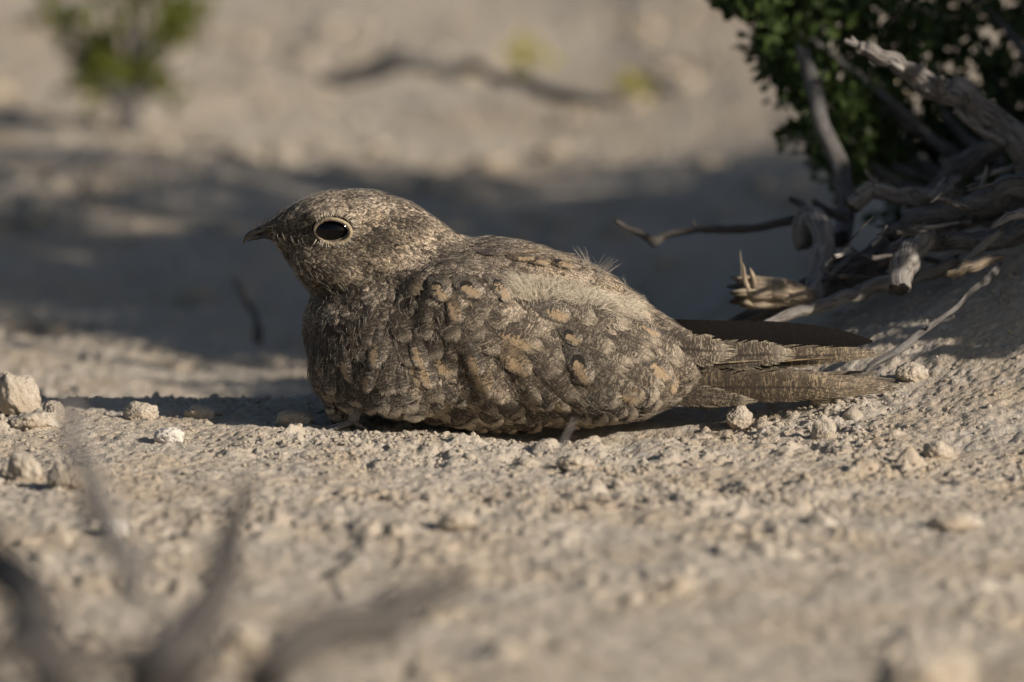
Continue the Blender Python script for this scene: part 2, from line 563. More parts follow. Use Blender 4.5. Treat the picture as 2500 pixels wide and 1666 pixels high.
def wood(pts, label, mat=M_wood, name='dead_branch', cat='branch', seed=1, rough=.25, n=60, sides=26, jag=1.0, knots=(), wig=.25, group=None, twigs=()):
    c, r = px_line(pts, n)
    t = np.arange(n) / 6.0
    w = np.stack([noise3(t, t * 0, t * 0 + seed, seed), noise3(t, t * 0 + 5, t * 0, seed), noise3(t, t * 0 + 9, t * 0, seed + 1)], 1)
    c = c + w * r[:, None] * wig
    base = c[0].copy()
    V, Fq, Gr = tube(c, r, sides, rough, seed, jag, knots)
    if twigs:
        b = Bag(); b.add(V, Fq, grain=Gr)
        for k, tp in enumerate(twigs):
            cc, rr = px_line(tp, 14)
            v, f, gg = tube(cc, rr, 8, .2, seed + 20 + k, .5); b.add(v, f, grain=gg)
        V, Fq, Gr = np.concatenate(b.v), np.concatenate(b.f), np.concatenate(b.a['grain'])
    o = mesh_np(name, V - base, Fq, mat, attrs={'grain': ('FLOAT_VECTOR', Gr)})
    o.location = base.tolist()
    return tag(o, label, cat, group)


#@@WOOD
wood([(2560, 440, 0.155, 42), (2500, 380, 0.145, 35), (2440, 310, 0.145, 32), (2370, 260, 0.135, 27), (2290, 215, 0.135, 24), (2210, 165, 0.125, 21), (2140, 130, 0.125, 19), (2098, 116, 0.125, 14)],
     'thick knotted grey branch reaching up left across the saltbush', M_wood, seed=3, rough=.42, n=110, sides=44, knots=((.45, 1.2, .8), (.55, 3.9, .7), (.3, 2.2, .6), (.68, 1.5, .5)), wig=.35,
     twigs=([(2120, 120, 0.125, 12), (2085, 108, 0.125, 9), (2062, 100, 0.125, 6)], [(2100, 118, 0.125, 9), (2085, 100, 0.125, 6), (2078, 90, 0.125, 4)], [(2300, 225, 0.130, 13), (2292, 200, 0.125, 9), (2300, 188, 0.120, 6)],
            [(2375, 262, 0.130, 15), (2362, 240, 0.125, 10), (2358, 232, 0.120, 8)], [(2330, 270, 0.125, 6), (2390, 318, 0.125, 9), (2450, 352, 0.135, 12)], [(2200, 170, 0.115, 10), (2172, 150, 0.105, 4)]))
wood([(1960, 120, .24, 17), (1985, 210, .23, 19), (2010, 310, .22, 20), (2045, 400, .21, 22), (2062, 470, .20, 23), (2060, 530, .19, 22), (2048, 590, .17, 24)],
     'upright bare grey stem in the shade at the left of the saltbush', M_wood_dark, 'bare_branch', 'branch', seed=4, rough=.2, n=60, wig=.2,
     twigs=([(2000, 200, .23, 6), (2012, 180, .22, 4), (2020, 168, .22, 2)],))
wood([(1500, 538, .14, 5), (1540, 562, .145, 6), (1590, 582, .15, 10), (1640, 570, .15, 8), (1700, 562, .15, 9), (1790, 563, .15, 10), (1880, 552, .15, 10), (1960, 536, .15, 12), (2010, 525, .16, 13)],
     'thin crooked dark twig reaching far left behind the bird', M_twig, 'twig', 'twig', seed=5, rough=.3, n=70, sides=10, knots=((.22, 1, .9), (.45, 2, .5)), wig=.5,
     twigs=([(1700, 560, .15, 4), (1693, 545, .15, 3), (1688, 535, .15, 2)],))
wood([(1930, 485, .15, 7), (1955, 500, .15, 9), (1985, 520, .14, 10), (2010, 540, .14, 12)], 'short dark twig stub above the arched stem', M_twig, 'twig', 'twig', seed=6, n=24, sides=10)
wood([(1985, 495, .16, 9), (2020, 515, .16, 12), (2070, 530, .16, 16)], 'short dark twig touching the upright grey stem', M_twig, 'twig', 'twig', seed=7, n=24, sides=10)
wood([(1965, 600, .13, 20), (1962, 560, .13, 26), (1985, 535, .13, 28), (2005, 570, .12, 28), (2010, 620, .11, 28), (1998, 680, .10, 26), (1985, 730, .09, 24)],
     'arched grey root standing beside the broken stump', M_wood, 'root', 'root', seed=8, rough=.25, n=60, sides=20, wig=.2)
wood([(1822, 715, .08, 34), (1860, 712, .08, 36), (1910, 716, .08, 33), (1960, 722, .08, 24), (1990, 728, .09, 14)],
     'broken tan stump with splintered left end, lit by the sun', M_wood_tan, 'broken_stump', 'stump', seed=9, rough=.28, n=50, sides=48, jag=1.6, wig=.15,
     twigs=([(1832, 715, .075, 10), (1820, 690, .075, 7), (1815, 655, .075, 4), (1811, 640, .075, 1)], [(1840, 700, .065, 9), (1836, 672, .06, 6), (1831, 655, .06, 2)], [(1822, 740, .09, 7), (1812, 690, .085, 3), (1810, 650, .085, 1.5), (1807, 612, .085, .8)]))
wood([(1755, 812, .10, 10), (1850, 770, .10, 20), (1960, 725, .11, 29), (2070, 665, .12, 34), (2180, 600, .13, 34), (2290, 550, .14, 32), (2400, 520, .15, 34), (2540, 480, .16, 44)],
     'long dark root running up the mound under the saltbush', M_wood_dark, 'root', 'root', seed=10, rough=.4, n=110, sides=40, wig=.3)
wood([(1850, 800, .06, 8), (1960, 760, .07, 14), (2080, 720, .08, 18), (2200, 690, .09, 16), (2330, 640, .10, 14)],
     'thinner grey root lying below the long dark root', M_wood, 'root', 'root', seed=11, rough=.4, n=80, sides=14, wig=.5)
wood([(2192, 712, .05, 27), (2200, 670, .055, 28), (2212, 630, .06, 27), (2240, 595, .07, 24), (2275, 570, .08, 20)],
     'short cut grey stub pointing down on the shaded slope', M_wood, 'root', 'root', seed=12, rough=.3, n=50, sides=22, jag=.5, knots=((.5, 1, .7),), wig=.3)
wood([(2090, 500, .12, 22), (2105, 468, .12, 20), (2150, 462, .12, 20), (2205, 478, .12, 20), (2250, 480, .12, 22), (2300, 470, .13, 24), (2350, 455, .13, 22)],
     'bent gnarled grey log across the foot of the saltbush', M_wood, 'dead_branch', 'branch', seed=13, rough=.45, n=80, sides=20, wig=.5,
     twigs=([(2140, 458, .12, 7), (2125, 435, .12, 5), (2112, 415, .12, 3)],))
wood([(2240, 520, .17, 22), (2310, 440, .17, 30), (2370, 390, .17, 30), (2450, 350, .17, 26)], 'straight dark branch rising behind the knotted branch', M_wood_dark, seed=14, rough=.2, n=50, wig=.2)
wood([(2370, 530, .10, 16), (2390, 480, .10, 12), (2405, 430, .10, 6), (2410, 405, .10, 3)], 'pointed bare grey spike rising at the foot of the knotted branch', M_wood, 'twig', 'twig', seed=15, n=30, sides=10)
wood([(2180, 560, .10, 20), (2260, 530, .10, 24), (2350, 520, .10, 24), (2440, 470, .09, 30), (2530, 430, .09, 34)], 'rough grey log running off to the right below the knotted branch', M_wood_dark, seed=16, rough=.45, n=70, sides=20, wig=.5)
wood([(2150, 640, .09, 16), (2220, 600, .08, 18), (2300, 600, .08, 20), (2400, 585, .08, 22), (2530, 560, .08, 24)], 'fibrous dark log lying along the top of the slope', M_wood_dark, seed=17, rough=.5, n=70, sides=18, wig=.6)
wood([(2310, 672, .05, 10), (2360, 655, .05, 15), (2410, 640, .05, 12), (2450, 628, .055, 4)], 'splintered tan wood chip catching the sun on the slope', M_wood_tan, 'wood_chip', 'wood chip', seed=18, rough=.6, n=40, sides=12, jag=2.5)
wood([(2350, 640, .06, 6), (2400, 600, .06, 10), (2450, 560, .06, 6)], 'pale short splinter leaning on the fibrous log', M_wood, 'wood_chip', 'wood chip', seed=19, rough=.5, n=30, sides=10, jag=2)
wood([(2425, 555, .05, 6), (2470, 528, .05, 12), (2540, 505, .05, 14)], 'pale flat splinter at the right edge above the slope', M_wood, 'wood_chip', 'wood chip', seed=20, rough=.5, n=30, sides=10, jag=2)
wood([(2112, 908, .000, 3), (2150, 880, .004, 8), (2210, 842, .010, 10), (2262, 803, .016, 8), (2320, 760, .028, 6), (2370, 712, .036, 8), (2420, 668, .045, 11), (2445, 640, .05, 5)],
     'thin straight stick lying on the slope behind the tail tip', M_wood_dark, 'stick', 'stick', seed=21, rough=.3, n=80, sides=12, wig=.35, twigs=([(2258, 808, .015, 5), (2266, 796, .012, 3)],))
wood([(780, 196, 1.02, 10), (860, 190, 1.02, 22), (950, 172, 1.02, 24), (1040, 160, 1.02, 20), (1130, 170, 1.02, 16), (1220, 190, 1.0, 16), (1320, 220, .98, 16), (1420, 240, .96, 14), (1500, 246, .95, 8)],
     'long dark blurred branch lying on the sand far behind the bird', M_wood_dark, 'fallen_branch', 'branch', seed=22, rough=.3, n=70, sides=10, wig=1.0)
wood([(575, 690, .42, 5), (600, 730, .41, 8), (622, 775, .40, 9), (632, 830, .39, 12)], 'small dark blurred twig standing in the shade in front of the bird', M_twig, 'twig', 'twig', seed=23, n=30, sides=8)
# blurred foreground twigs
wood([(150, 950, -.86, 18), (180, 1080, -.90, 24), (215, 1200, -.94, 32), (270, 1330, -.98, 34), (340, 1470, -1.02, 26)], 'blurred grey twig slanting down to the right at lower left', M_wood, 'twig', 'twig', seed=24, n=40, sides=10, wig=.6)
wood([(600, 1180, -0.726, 14), (560, 1330, -0.811, 31), (500, 1480, -0.923, 55), (400, 1720, -1.092, 96)], 'blurred dark branch slanting down to the left at the bottom', M_twig, 'dead_branch', 'branch', seed=25, n=40, sides=10, wig=.5)
wood([(-60, 1290, -0.867, 48), (40, 1440, -0.952, 60), (110, 1560, -1.036, 67), (160, 1720, -1.148, 60)], 'blurred dark branch in the bottom left corner', M_twig, 'dead_branch', 'branch', seed=26, n=40, sides=10, wig=.5)
wood([(1150, 1390, -0.867, 14), (1040, 1450, -0.895, 43), (920, 1500, -0.937, 55), (780, 1570, -1.008, 62), (620, 1680, -1.092, 60)], 'broad blurred dark log lying at the bottom, left of the middle', M_twig, 'dead_branch', 'branch', seed=27, n=50, sides=12, wig=.5)
wood([(-30, 1590, -1.120, 36), (120, 1610, -1.107, 41), (250, 1600, -1.092, 36), (330, 1580, -1.092, 14)], 'blurred dark stick lying flat along the bottom left', M_twig, 'stick', 'stick', seed=29, n=40, sides=10, wig=.5)
wood([(1400, 1025, -.30, 3), (1372, 1085, -.34, 4), (1320, 1150, -.38, 4), (1265, 1200, -.42, 5), (1235, 1290, -.46, 5)], 'thin blurred pale grass stem in front of the belly', M_wood, 'grass_stem', 'stem', seed=28, n=40, sides=8, wig=1)

# small debris twigs in the tangle
rs = np.random.default_rng(55)
for i in range(58):
    px = rs.uniform(1990, 2520); py = 735 - (px - 1900) * .34 + rs.uniform(-150, 20) * (.4 + (px - 1950) / 600)
    a = rs.uniform(-.9, .5); L = rs.uniform(30, 130); Y = rs.uniform(.05, .14); r = rs.uniform(2, 7)
    wood([(px, py, Y, r), (px + L * .5 * math.cos(a), py + L * .5 * math.sin(a) + rs.uniform(-8, 8), Y + .004, r * .9), (px + L * math.cos(a), py + L * math.sin(a), Y + .008, r * .5)],
         'small broken twig in the tangle of dead wood under the saltbush', [M_wood, M_wood_dark, M_twig][i % 3], 'broken_twig', 'twig', seed=100 + i, rough=.35, n=16, sides=8, wig=.8,
         group='small broken twigs under the saltbush')

# ---- plants
def leaf_pts(nseg=3):
    # obovate leaf, folded on its midrib: 3 columns
    prof = [(0, .06), (.3, .32), (.65, .5), (.9, .34), (1, .04)]
    V = []
    for t, w in prof:
        V += [(t, -w * .7, .10 * w + .08 * t * t), (t, 0, .08 * t * t), (t, w * .7, .10 * w + .08 * t * t)]
    Fq = []
    for i in range(len(prof) - 1):
        a = i * 3
        Fq += [(a, a + 1, a + 4, a + 3), (a + 1, a + 2, a + 5, a + 4)]
    return np.array(V), np.array(Fq)


LV, LF = leaf_pts()


def place_leaf(p, d, L, rs, V=LV):
    d = d / (np.linalg.norm(d) + 1e-9)
    u = rs.normal(size=3); s = np.cross(d, u); s /= np.linalg.norm(s) + 1e-9; n = np.cross(d, s)
    return p + (V[:, :1] * d + V[:, 1:2] * s + V[:, 2:3] * n) * L


def bush(name, label, cat, leaves_fn, stems, mat, lone, base, stem_mat=M_wood_dark, group=None):
    root = empty(name, base)
    tag(root, label, cat, group)
    b = Bag()
    for c, r in stems:
        v, f, g_ = tube(c, r, 8, .2, 3); b.add(v, f, grain=g_)
    b.build('stem', stem_mat, root, GT)
    items = leaves_fn()
    items.sort(key=lambda q: q[0][1])
    rs_ = np.random.default_rng(5)
    rest = Bag()
    for i, (p, d, L) in enumerate(items):
        v = place_leaf(np.array(p), d, L, rs_)
        if i < lone:
            mesh_np('leaf', v, LF, mat, root)
        else:
            rest.add(v, LF)
    if rest.n:
        o = rest.build('foliage', mat, root); o['kind'] = 'stuff'
    return root


def twiggy(centres, rad, n_twigs, per, L, seed, shape=1.0):
    """leafy shoots: returns function giving list of (p, dir, L)"""
    def fn():
        rs = np.random.default_rng(seed); out = []
        for k in range(n_twigs):
            c, r = centres[rs.integers(len(centres))]
            q = rs.normal(size=3); q /= np.linalg.norm(q)
            p = np.array(c) + q * np.array(r) * rs.random() ** .45
            d = q * .6 + np.array([0, 0, .7]) + rs.normal(size=3) * .35; d /= np.linalg.norm(d)
            ln = L * per * .28
            for j in range(per):
                pt = p + d * ln * (j / per)
                side = rs.normal(size=3); side -= d * (side @ d); side /= np.linalg.norm(side)
                out.append((pt, side * .9 + d * .55, L * rs.uniform(.7, 1.2)))
        return out
    return fn


#@@BUSH
cs = []
for (a, b, Y, rx, ry) in [(2000, 60, .30, 120, 90), (1930, 160, .28, 70, 60), (2010, 260, .29, 110, 110), (2080, 380, .30, 90, 90), (2200, 80, .33, 170, 150), (2200, 280, .34, 160, 160), (2400, 120, .35, 200, 180),
                          (2420, 330, .35, 180, 160), (2250, 440, .36, 140, 90), (2250, -130, .35, 330, 140), (2600, 100, .36, 200, 260), (1850, 10, .28, 80, 60), (2470, 470, .30, 130, 70)]:
    cs.append((P(a, b, Y), (rx * S, .035, ry * S)))
bb = G(2330, 560) * 1.0
bb = np.array([.20, .30, float(macro(.20, .30))])
stems = []
rs = np.random.default_rng(8)
for c, r in cs:
    e = np.array(c); m = (bb + e) / 2 + rs.normal(size=3) * .012
    stems.append((catmull([bb + rs.normal(size=3) * .01, m, e, e + (e - m) * .35], 24), np.linspace(.0028, .0008, 24)))
bush('saltbush', 'dark green leafy saltbush in shade filling the upper right corner', 'bush', twiggy(cs, 1, 920, 9, .0056, 31), stems, M_leaf, 290, bb)

# big shrub standing outside the frame on the right; its shade falls behind the bird
for (sx, sy, lab, n_t, sd0) in [(.72, .03, 'tall dense shrub standing beyond the right edge of the picture', 4200, 32), (.90, .17, 'second tall shrub farther back beyond the right edge', 4200, 42)]:
    b2 = np.array([sx, sy, float(macro(sx, sy))])
    cs2 = [((sx - .02, sy, .36), (.19, .17, .28)), ((sx - .10, sy + .12, .24), (.13, .12, .22)), ((sx + .12, sy - .06, .30), (.17, .15, .28)), ((sx, sy + .02, .12), (.22, .17, .12))]
    if sd0 == 32: cs2 += [((.47, -.064, .15), (.085, .055, .12)), ((.46, -.064, .10), (.07, .05, .08))]  # leaf lobes added out of view to shade the dead wood and bank
    if sd0 == 42: cs2.append(((sx + .05, sy + .14, .3), (.16, .16, .25)))
    st2 = []
    for k in range(16):
        e = b2 + np.array([rs.uniform(-.2, .2), rs.uniform(-.16, .16), rs.uniform(.25, .6)])
        st2.append((catmull([b2 + rs.normal(size=3) * .02, (b2 + e) / 2 + rs.normal(size=3) * .03, e], 20), np.linspace(.007, .0015, 20)))
    bush('shrub', lab, 'bush', twiggy(cs2, 1, n_t, 8, .013, sd0), st2, M_leaf, 0, b2)

# green seedling at upper left
sb = G(318, 330)
k = 1 + sb[1] / DIST
def sp(px, py, dy=0): return P(px, py, sb[1] + dy)
st3, cs3 = [], []
for (a, b, rx, ry, dy) in [(200, 90, 55, 45, -.01), (170, 130, 40, 30, 0), (260, 60, 70, 50, .01), (330, 100, 75, 60, 0), (400, 140, 50, 45, .01), (300, 150, 70, 40, -.01), (260, 10, 60, 40, 0), (360, 10, 60, 35, .01), (190, 190, 35, 35, .0),
                           (370, 190, 45, 30, .01), (130, 45, 25, 20, 0), (430, 70, 25, 30, 0), (240, 250, 20, 25, 0), (320, -70, 90, 50, 0), (290, 200, 45, 30, 0), (235, 225, 28, 22, 0), (375, 225, 30, 22, 0)]:
    e = sp(a, b, dy); cs3.append((e, (rx * S * k, .012, ry * S * k)))
    m = sp(318 + (a - 318) * .35, 230 + (b - 200) * .25)
    st3.append((catmull([sb - np.array([0, 0, .004]), sp(312, 285), m, e], 20), np.linspace(.0068, .0012, 20)))
bush('seedling', 'small bright green bushy seedling on the sunlit sand at upper left', 'plant', twiggy(cs3, 1, 64, 7, .0085, 33), st3, M_leaf_seed, 290, sb, M_wood_dark)
for (px, py, bx, by, lab, w) in [(1290, 140, 1275, 265, 'tiny yellow green sprout beside the long fallen branch', 38), (1548, 225, 1545, 310, 'tiny yellow sprout between the fallen branch and the saltbush', 24)]:
    g0 = G(bx, by); kk = 1 + g0[1] / DIST
    e = P(px, py, g0[1])
    st = [(catmull([g0 - np.array([0, 0, .003]), (g0 + e) / 2 + (.002, 0, 0), e], 12), np.linspace(.0011, .0005, 12))]
    bush('sprout', lab, 'plant', twiggy([(e, (w * S * kk, .006, w * S * kk))], 1, 7, 4, .007, 34 + px), st, M_leaf_yellow, 100, g0, M_wood)

# ------------------------------------------------------------------ the bird
def feather_mat():
    t = NT("mottled feather")
    mm = t.attr('fmm'); colr = t.attr('fcol', 'Color'); par = t.attr('fpar')
    uv = t.attr('fuv')
    sx = t.n("ShaderNodeSeparateXYZ"); t.set(sx.inputs[0], uv); u, v, L = sx.outputs      # u -1..1, v 0..1, L mm
    sp_ = t.n("ShaderNodeSeparateXYZ"); t.set(sp_.inputs[0], par); dark, fringe, buff = sp_.outputs
    au = t.math('ABSOLUTE', u)
    # fine dark wavy vermiculation
    nd = t.noise(mm, .55, 2, .5)
    n1 = t.noise(t.vmul(mm, (1, 1.35, 1)), .52, 3, .68, .8)
    d = t.math('ABSOLUTE', t.math('SUBTRACT', n1, .5))
    wid = t.math('ADD', t.math('MULTIPLY', dark, .062), t.math('MULTIPLY', t.math('SUBTRACT', nd, .5), .10))
    line = t.math('SUBTRACT', 1, t.step(d, wid, t.math('ADD', wid, .03)))
    n2 = t.noise(mm, 1.7, 2, .6)
    speck = t.step(n2, t.math('SUBTRACT', .75, t.math('MULTIPLY', dark, .12)), t.math('SUBTRACT', .80, t.math('MULTIPLY', dark, .12)))
    darkc = c4(.030, .023, .018)
    base = t.mix(t.math('MULTIPLY', t.step(t.noise(mm, .3, 2), .35, .65), .5), colr, t.mix(1.0, colr, c4(.62, .60, .60), 'MULTIPLY'))
    barb = t.noise(t.vmul(mm, (1, .35, 1)), 4.5, 2, .5)
    base = t.mix(t.math('MULTIPLY', t.step(barb, .5, .75), .35), base, t.mix(1.0, base, c4(1.5, 1.5, 1.5), 'MULTIPLY'))
    grad = t.lin(v, .45, .95, .45, 1.28)  # dusky feather bases, darkened further along to paint shade at the overlaps
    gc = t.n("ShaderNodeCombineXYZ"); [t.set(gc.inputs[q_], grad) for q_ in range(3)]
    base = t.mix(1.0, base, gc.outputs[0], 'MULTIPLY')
    smm = t.n("ShaderNodeSeparateXYZ"); t.set(smm.inputs[0], mm)
    bar = t.math('SINE', t.math('ADD', t.math('MULTIPLY', smm.outputs[1], .55), t.math('MULTIPLY', n1, 7)))
    bar = t.math('MULTIPLY', t.step(bar, .25, .6), t.step(t.math('MULTIPLY', buff, -1), .1, .5))
    c = t.mix(t.math('MULTIPLY', t.math('MAXIMUM', t.math('MAXIMUM', line, speck), t.math('MULTIPLY', bar, .75)), .86), base, darkc)
    # buff blotch on one vane with black above it
    bu = t.math('ADD', t.math('POWER', t.math('DIVIDE', t.math('SUBTRACT', u, .28), .46), 2), t.math('POWER', t.math('DIVIDE', t.math('SUBTRACT', v, .76), .34), 2))
    bu = t.math('ADD', bu, t.math('ADD', t.math('MULTIPLY', t.math('SUBTRACT', n1, .5), 4.5), t.math('MULTIPLY', t.math('SUBTRACT', nd, .5), 3.0)))
    black = t.math('ADD', t.math('POWER', t.math('DIVIDE', t.math('SUBTRACT', u, .05), .62), 2), t.math('POWER', t.math('DIVIDE', t.math('SUBTRACT', v, .46), .19), 2))
    bm_ = t.math('MULTIPLY', t.math('SUBTRACT', 1, t.step(black, .6, 1.0)), t.step(buff, .55, .8))
    c = t.mix(bm_, c, c4(.018, .014, .011))
    c = t.mix(t.math('MULTIPLY', t.math('SUBTRACT', 1, t.step(bu, .75, 1.05)), t.step(buff, .2, .5)), c, t.mix(t.math('MAXIMUM', t.math('MULTIPLY', speck, .8), t.math('MULTIPLY', line, .25)), c4(.37, .27, .165), darkc))
    # shaft streak
    sh = t.math('MULTIPLY', t.math('SUBTRACT', 1, t.step(t.math('MULTIPLY', au, L), .35, .8)), t.math('SUBTRACT', 1, t.step(v, .75, .95)))
    c = t.mix(t.math('MULTIPLY', sh, t.math('MULTIPLY', dark, .8)), c, darkc)
    # pale tip fringe
    ed = t.math('MULTIPLY', t.math('MULTIPLY', t.step(au, .74, .93), t.math('MULTIPLY', fringe, .55)), t.step(v, .3, .55))
    c = t.mix(ed, c, c4(.42, .36, .27))
    fr = t.math('MULTIPLY', t.step(t.math('ADD', v, t.math('MULTIPLY', n1, .14)), .80, .98), fringe)
    c = t.mix(fr, c, c4(.44, .375, .285))
    sub = t.math('MULTIPLY', t.math('SUBTRACT', 1, t.step(t.math('ABSOLUTE', t.math('SUBTRACT', t.math('ADD', v, t.math('MULTIPLY', n1, .2)), .82)), .02, .055)), t.math('MULTIPLY', t.step(fringe, .3, .8), t.step(nd, .44, .56)))
    c = t.mix(sub, c, darkc)
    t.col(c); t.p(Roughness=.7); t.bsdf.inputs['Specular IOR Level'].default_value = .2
    t.bsdf.inputs['Sheen Weight'].default_value = .02
    # barbs: relief and frayed edge
    bc = t.math('SUBTRACT', t.math('MULTIPLY', v, L), t.math('MULTIPLY', t.math('MULTIPLY', au, L), .28))
    cb = t.n("ShaderNodeCombineXYZ"); t.set(cb.inputs[0], bc)
    m3 = t.n("ShaderNodeSeparateXYZ"); t.set(m3.inputs[0], mm); t.set(cb.inputs[1], t.math('ADD', m3.outputs[2], t.math('SIGN', u)))
    bn = t.noise(cb.outputs[0], 3.2, 2, .6)
    t.bump(t.math('ADD', bn, t.math('MULTIPLY', n1, .5)), .00045, .8)
    e = t.math('MINIMUM', t.math('MULTIPLY', t.math('SUBTRACT', 1, au), .8), t.math('MULTIPLY', t.math('SUBTRACT', 1, v), t.math('SUBTRACT', 1.9, t.math('MULTIPLY', fringe, .8))))
    al = t.math('GREATER_THAN', t.math('ADD', e, t.math('MULTIPLY', t.math('SUBTRACT', .58, bn), 1.5)), .16)
    tr = t.n("ShaderNodeBsdfTransparent"); mx = t.n("ShaderNodeMixShader")
    t.set(mx.inputs[0], al); t.t.links.new(tr.outputs[0], mx.inputs[1]); t.t.links.new(t.bsdf.outputs[0], mx.inputs[2]); t.t.links.new(mx.outputs[0], t.out.inputs[0])
    return t.m


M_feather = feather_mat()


def simple_mat(name, col, rough=.6, spec=.3, coat=0, bump=0):
    t = NT(name)
    c = t.mix(t.step(t.noise(t.pos(), 900, 3, .6), .35, .7), c4(*col), c4(*[q * .55 for q in col]))
    t.col(c); t.p(Roughness=rough); t.bsdf.inputs['Specular IOR Level'].default_value = spec
    t.bsdf.inputs['Coat Weight'].default_value = coat; t.bsdf.inputs['Coat Roughness'].default_value = .02
    if bump: t.bump(t.noise(t.pos(), 2200, 3, .6), bump)
    return t.m


M_skin = simple_mat("brown down under the feathers", (.16, .13, .10), .9, .1, bump=.0004)
M_beak = simple_mat("dark horn beak", (.028, .023, .02), .4, .5)
M_lid = simple_mat("cream eyelid ring", (.37, .30, .195), .6, .3, bump=.0002)
M_down = simple_mat("cream down", (.86, .77, .62), .8, .1)
M_down2 = simple_mat("brown down", (.30, .24, .17), .8, .1)
M_hairpale = simple_mat("pale hair", (.45, .40, .33), .7, .2)
M_hairdark = simple_mat("dark hair", (.09, .07, .055), .6, .2)
te = NT("black eye")
te.col(c4(.001, .001, .0013)); te.p(Roughness=.06); te.bsdf.inputs['Specular IOR Level'].default_value = .3
M_eye = te.m

bird = empty('nightjar', (0, 0, 0))
tag(bird, 'mottled grey brown nightjar resting on the soil facing left with its large black eye open', 'bird')

ZC = math.cos(PITCH)


def B(px, py):
    p = P(px, py, 0.0)
    return p[0], p[2]


def loft(rows, sides=40, expo=2.2, flat=0):
    """rows: (px, top, bottom, half width in px)"""
    V = []
    rows = np.array(rows, float)
    n = 70
    xs = np.linspace(rows[0, 0], rows[-1, 0], n)
    tops = np.interp(xs, rows[:, 0], rows[:, 1]); bots = np.interp(xs, rows[:, 0], rows[:, 2]); wid = np.interp(xs, rows[:, 0], rows[:, 3])
    for k in range(2):
        for a in (tops, bots, wid): a[1:-1] = (a[:-2] + a[1:-1] * 2 + a[2:]) / 4
    th = np.linspace(0, 2 * math.pi, sides, endpoint=False)
    for x, t_, b_, w_ in zip(xs, tops, bots, wid):
        X, Zt = B(x, t_); _, Zb = B(x, b_)
        zc, rz = (Zt + Zb) / 2, (Zt - Zb) / 2
        c, s = np.cos(th), np.sin(th)
        cy = np.sign(c) * np.abs(c) ** (2 / expo) * w_ * S; cz = np.sign(s) * np.abs(s) ** (2 / expo) * rz
        V.append(np.stack([th * 0 + X, cy, zc + cz], 1))
    V = np.concatenate(V)
    F_ = [(i * sides + j, i * sides + (j + 1) % sides, (i + 1) * sides + (j + 1) % sides, (i + 1) * sides + j) for i in range(n - 1) for j in range(sides)]
    F_.append(tuple(range(sides))[::-1]); F_.append(tuple((n - 1) * sides + j for j in range(sides)))
    return V, F_


def blob(px, py, y, rx, rz, ry, ang=0):
    v, f = ico(4)
    X, Z = B(px, py)
    v = v * (rx * S, ry * S, rz * S)
    a = math.radians(ang); ca, sa = math.cos(a), math.sin(a)
    v = np.stack([v[:, 0] * ca - v[:, 2] * sa, v[:, 1], v[:, 0] * sa + v[:, 2] * ca], 1)
    return v + (X, y * S, Z), [tuple(q) for q in f]


torso = [(744, 760, 830, 30), (752, 735, 868, 75), (768, 715, 900, 115), (790, 695, 930, 150), (815, 682, 985, 178), (850, 668, 1000, 200), (900, 645, 990, 218), (950, 628, 988, 230), (1000, 612, 1005, 240), (1060, 597, 1028, 246), (1130, 588, 1046, 252), (1180, 588, 1050, 252),
         (1250, 594, 1050, 248), (1330, 612, 1046, 238), (1400, 634, 1042, 222), (1480, 672, 1034, 200), (1540, 715, 1026, 178), (1600, 768, 1006, 155), (1655, 802, 980, 125), (1690, 822, 955, 100), (1712, 846, 925, 60), (1722, 862, 905, 25)]
head = [(632, 552, 567, 8), (646, 547, 572, 12), (660, 541, 578, 17), (672, 534, 592, 32), (690, 520, 618, 50), (711, 508, 643, 70), (729, 497, 671, 85), (747, 487, 700, 97), (790, 473, 735, 114), (850, 467, 765, 126), (910, 468, 785, 132), (951, 478, 795, 134), (995, 496, 790, 134), (1039, 520, 780, 130), (1074, 549, 765, 118),
        (1112, 576, 745, 105), (1160, 591, 720, 70)]
parts = [loft(torso), loft(head, expo=2.05)]
for s_ in (-1, 1):
    parts.append(blob(1150, 770, s_ * 165, 185, 150, 110, -25))      # shoulder and scapulars
    parts.append(blob(1400, 880, s_ * 150, 250, 128, 105, -9))
    parts.append(blob(1560, 885, s_ * 88, 140, 66, 66, -3))      # folded wing
    parts.append(blob(1000, 880, s_ * 160, 150, 120, 90, 10))
    parts.append(blob(860, 880, s_ * 95, 105, 112, 90, 0))
    for (bx, by, ln, ph) in [(925, 850, 95, 188), (1050, 860, 115, 216), (1180, 860, 120, 226), (1300, 870, 105, 222), (1110, 752, 80, 220)]:
        parts.append(blob(bx, by, s_ * (ph - 18), ln, 52, 50, -64))
    parts.append(blob(835, 640, s_ * 62, 118, 78, 78, -10))        # cheek
    parts.append(blob(820, 515, s_ * 82, 82, 17, 22, 4))           # brow
    parts.append(blob(835, 985, s_ * 75, 38, 52, 42, 8))
Vs, Fs, o_ = [], [], 0
for v, f in parts:
    Vs.append(v); Fs += [tuple(i + o_ for i in q) for q in f]; o_ += len(v)
tmp = mesh_np('body', np.concatenate(Vs), Fs, None)
m_ = tmp.modifiers.new("r", 'REMESH'); m_.mode = 'VOXEL'; m_.voxel_size = .0013
m_ = tmp.modifiers.new("s", 'SMOOTH'); m_.factor = .5; m_.iterations = 16
dg = bpy.context.evaluated_depsgraph_get()
me = bpy.data.meshes.new_from_object(tmp.evaluated_get(dg))
bpy.data.objects.remove(tmp)
nv = len(me.vertices)
co = np.empty(nv * 3, np.float32); me.vertices.foreach_get('co', co); co = co.reshape(-1, 3).astype(float)
no = np.empty(nv * 3, np.float32); me.vertex_normals.foreach_get('vector', no); no = no.reshape(-1, 3).astype(float)
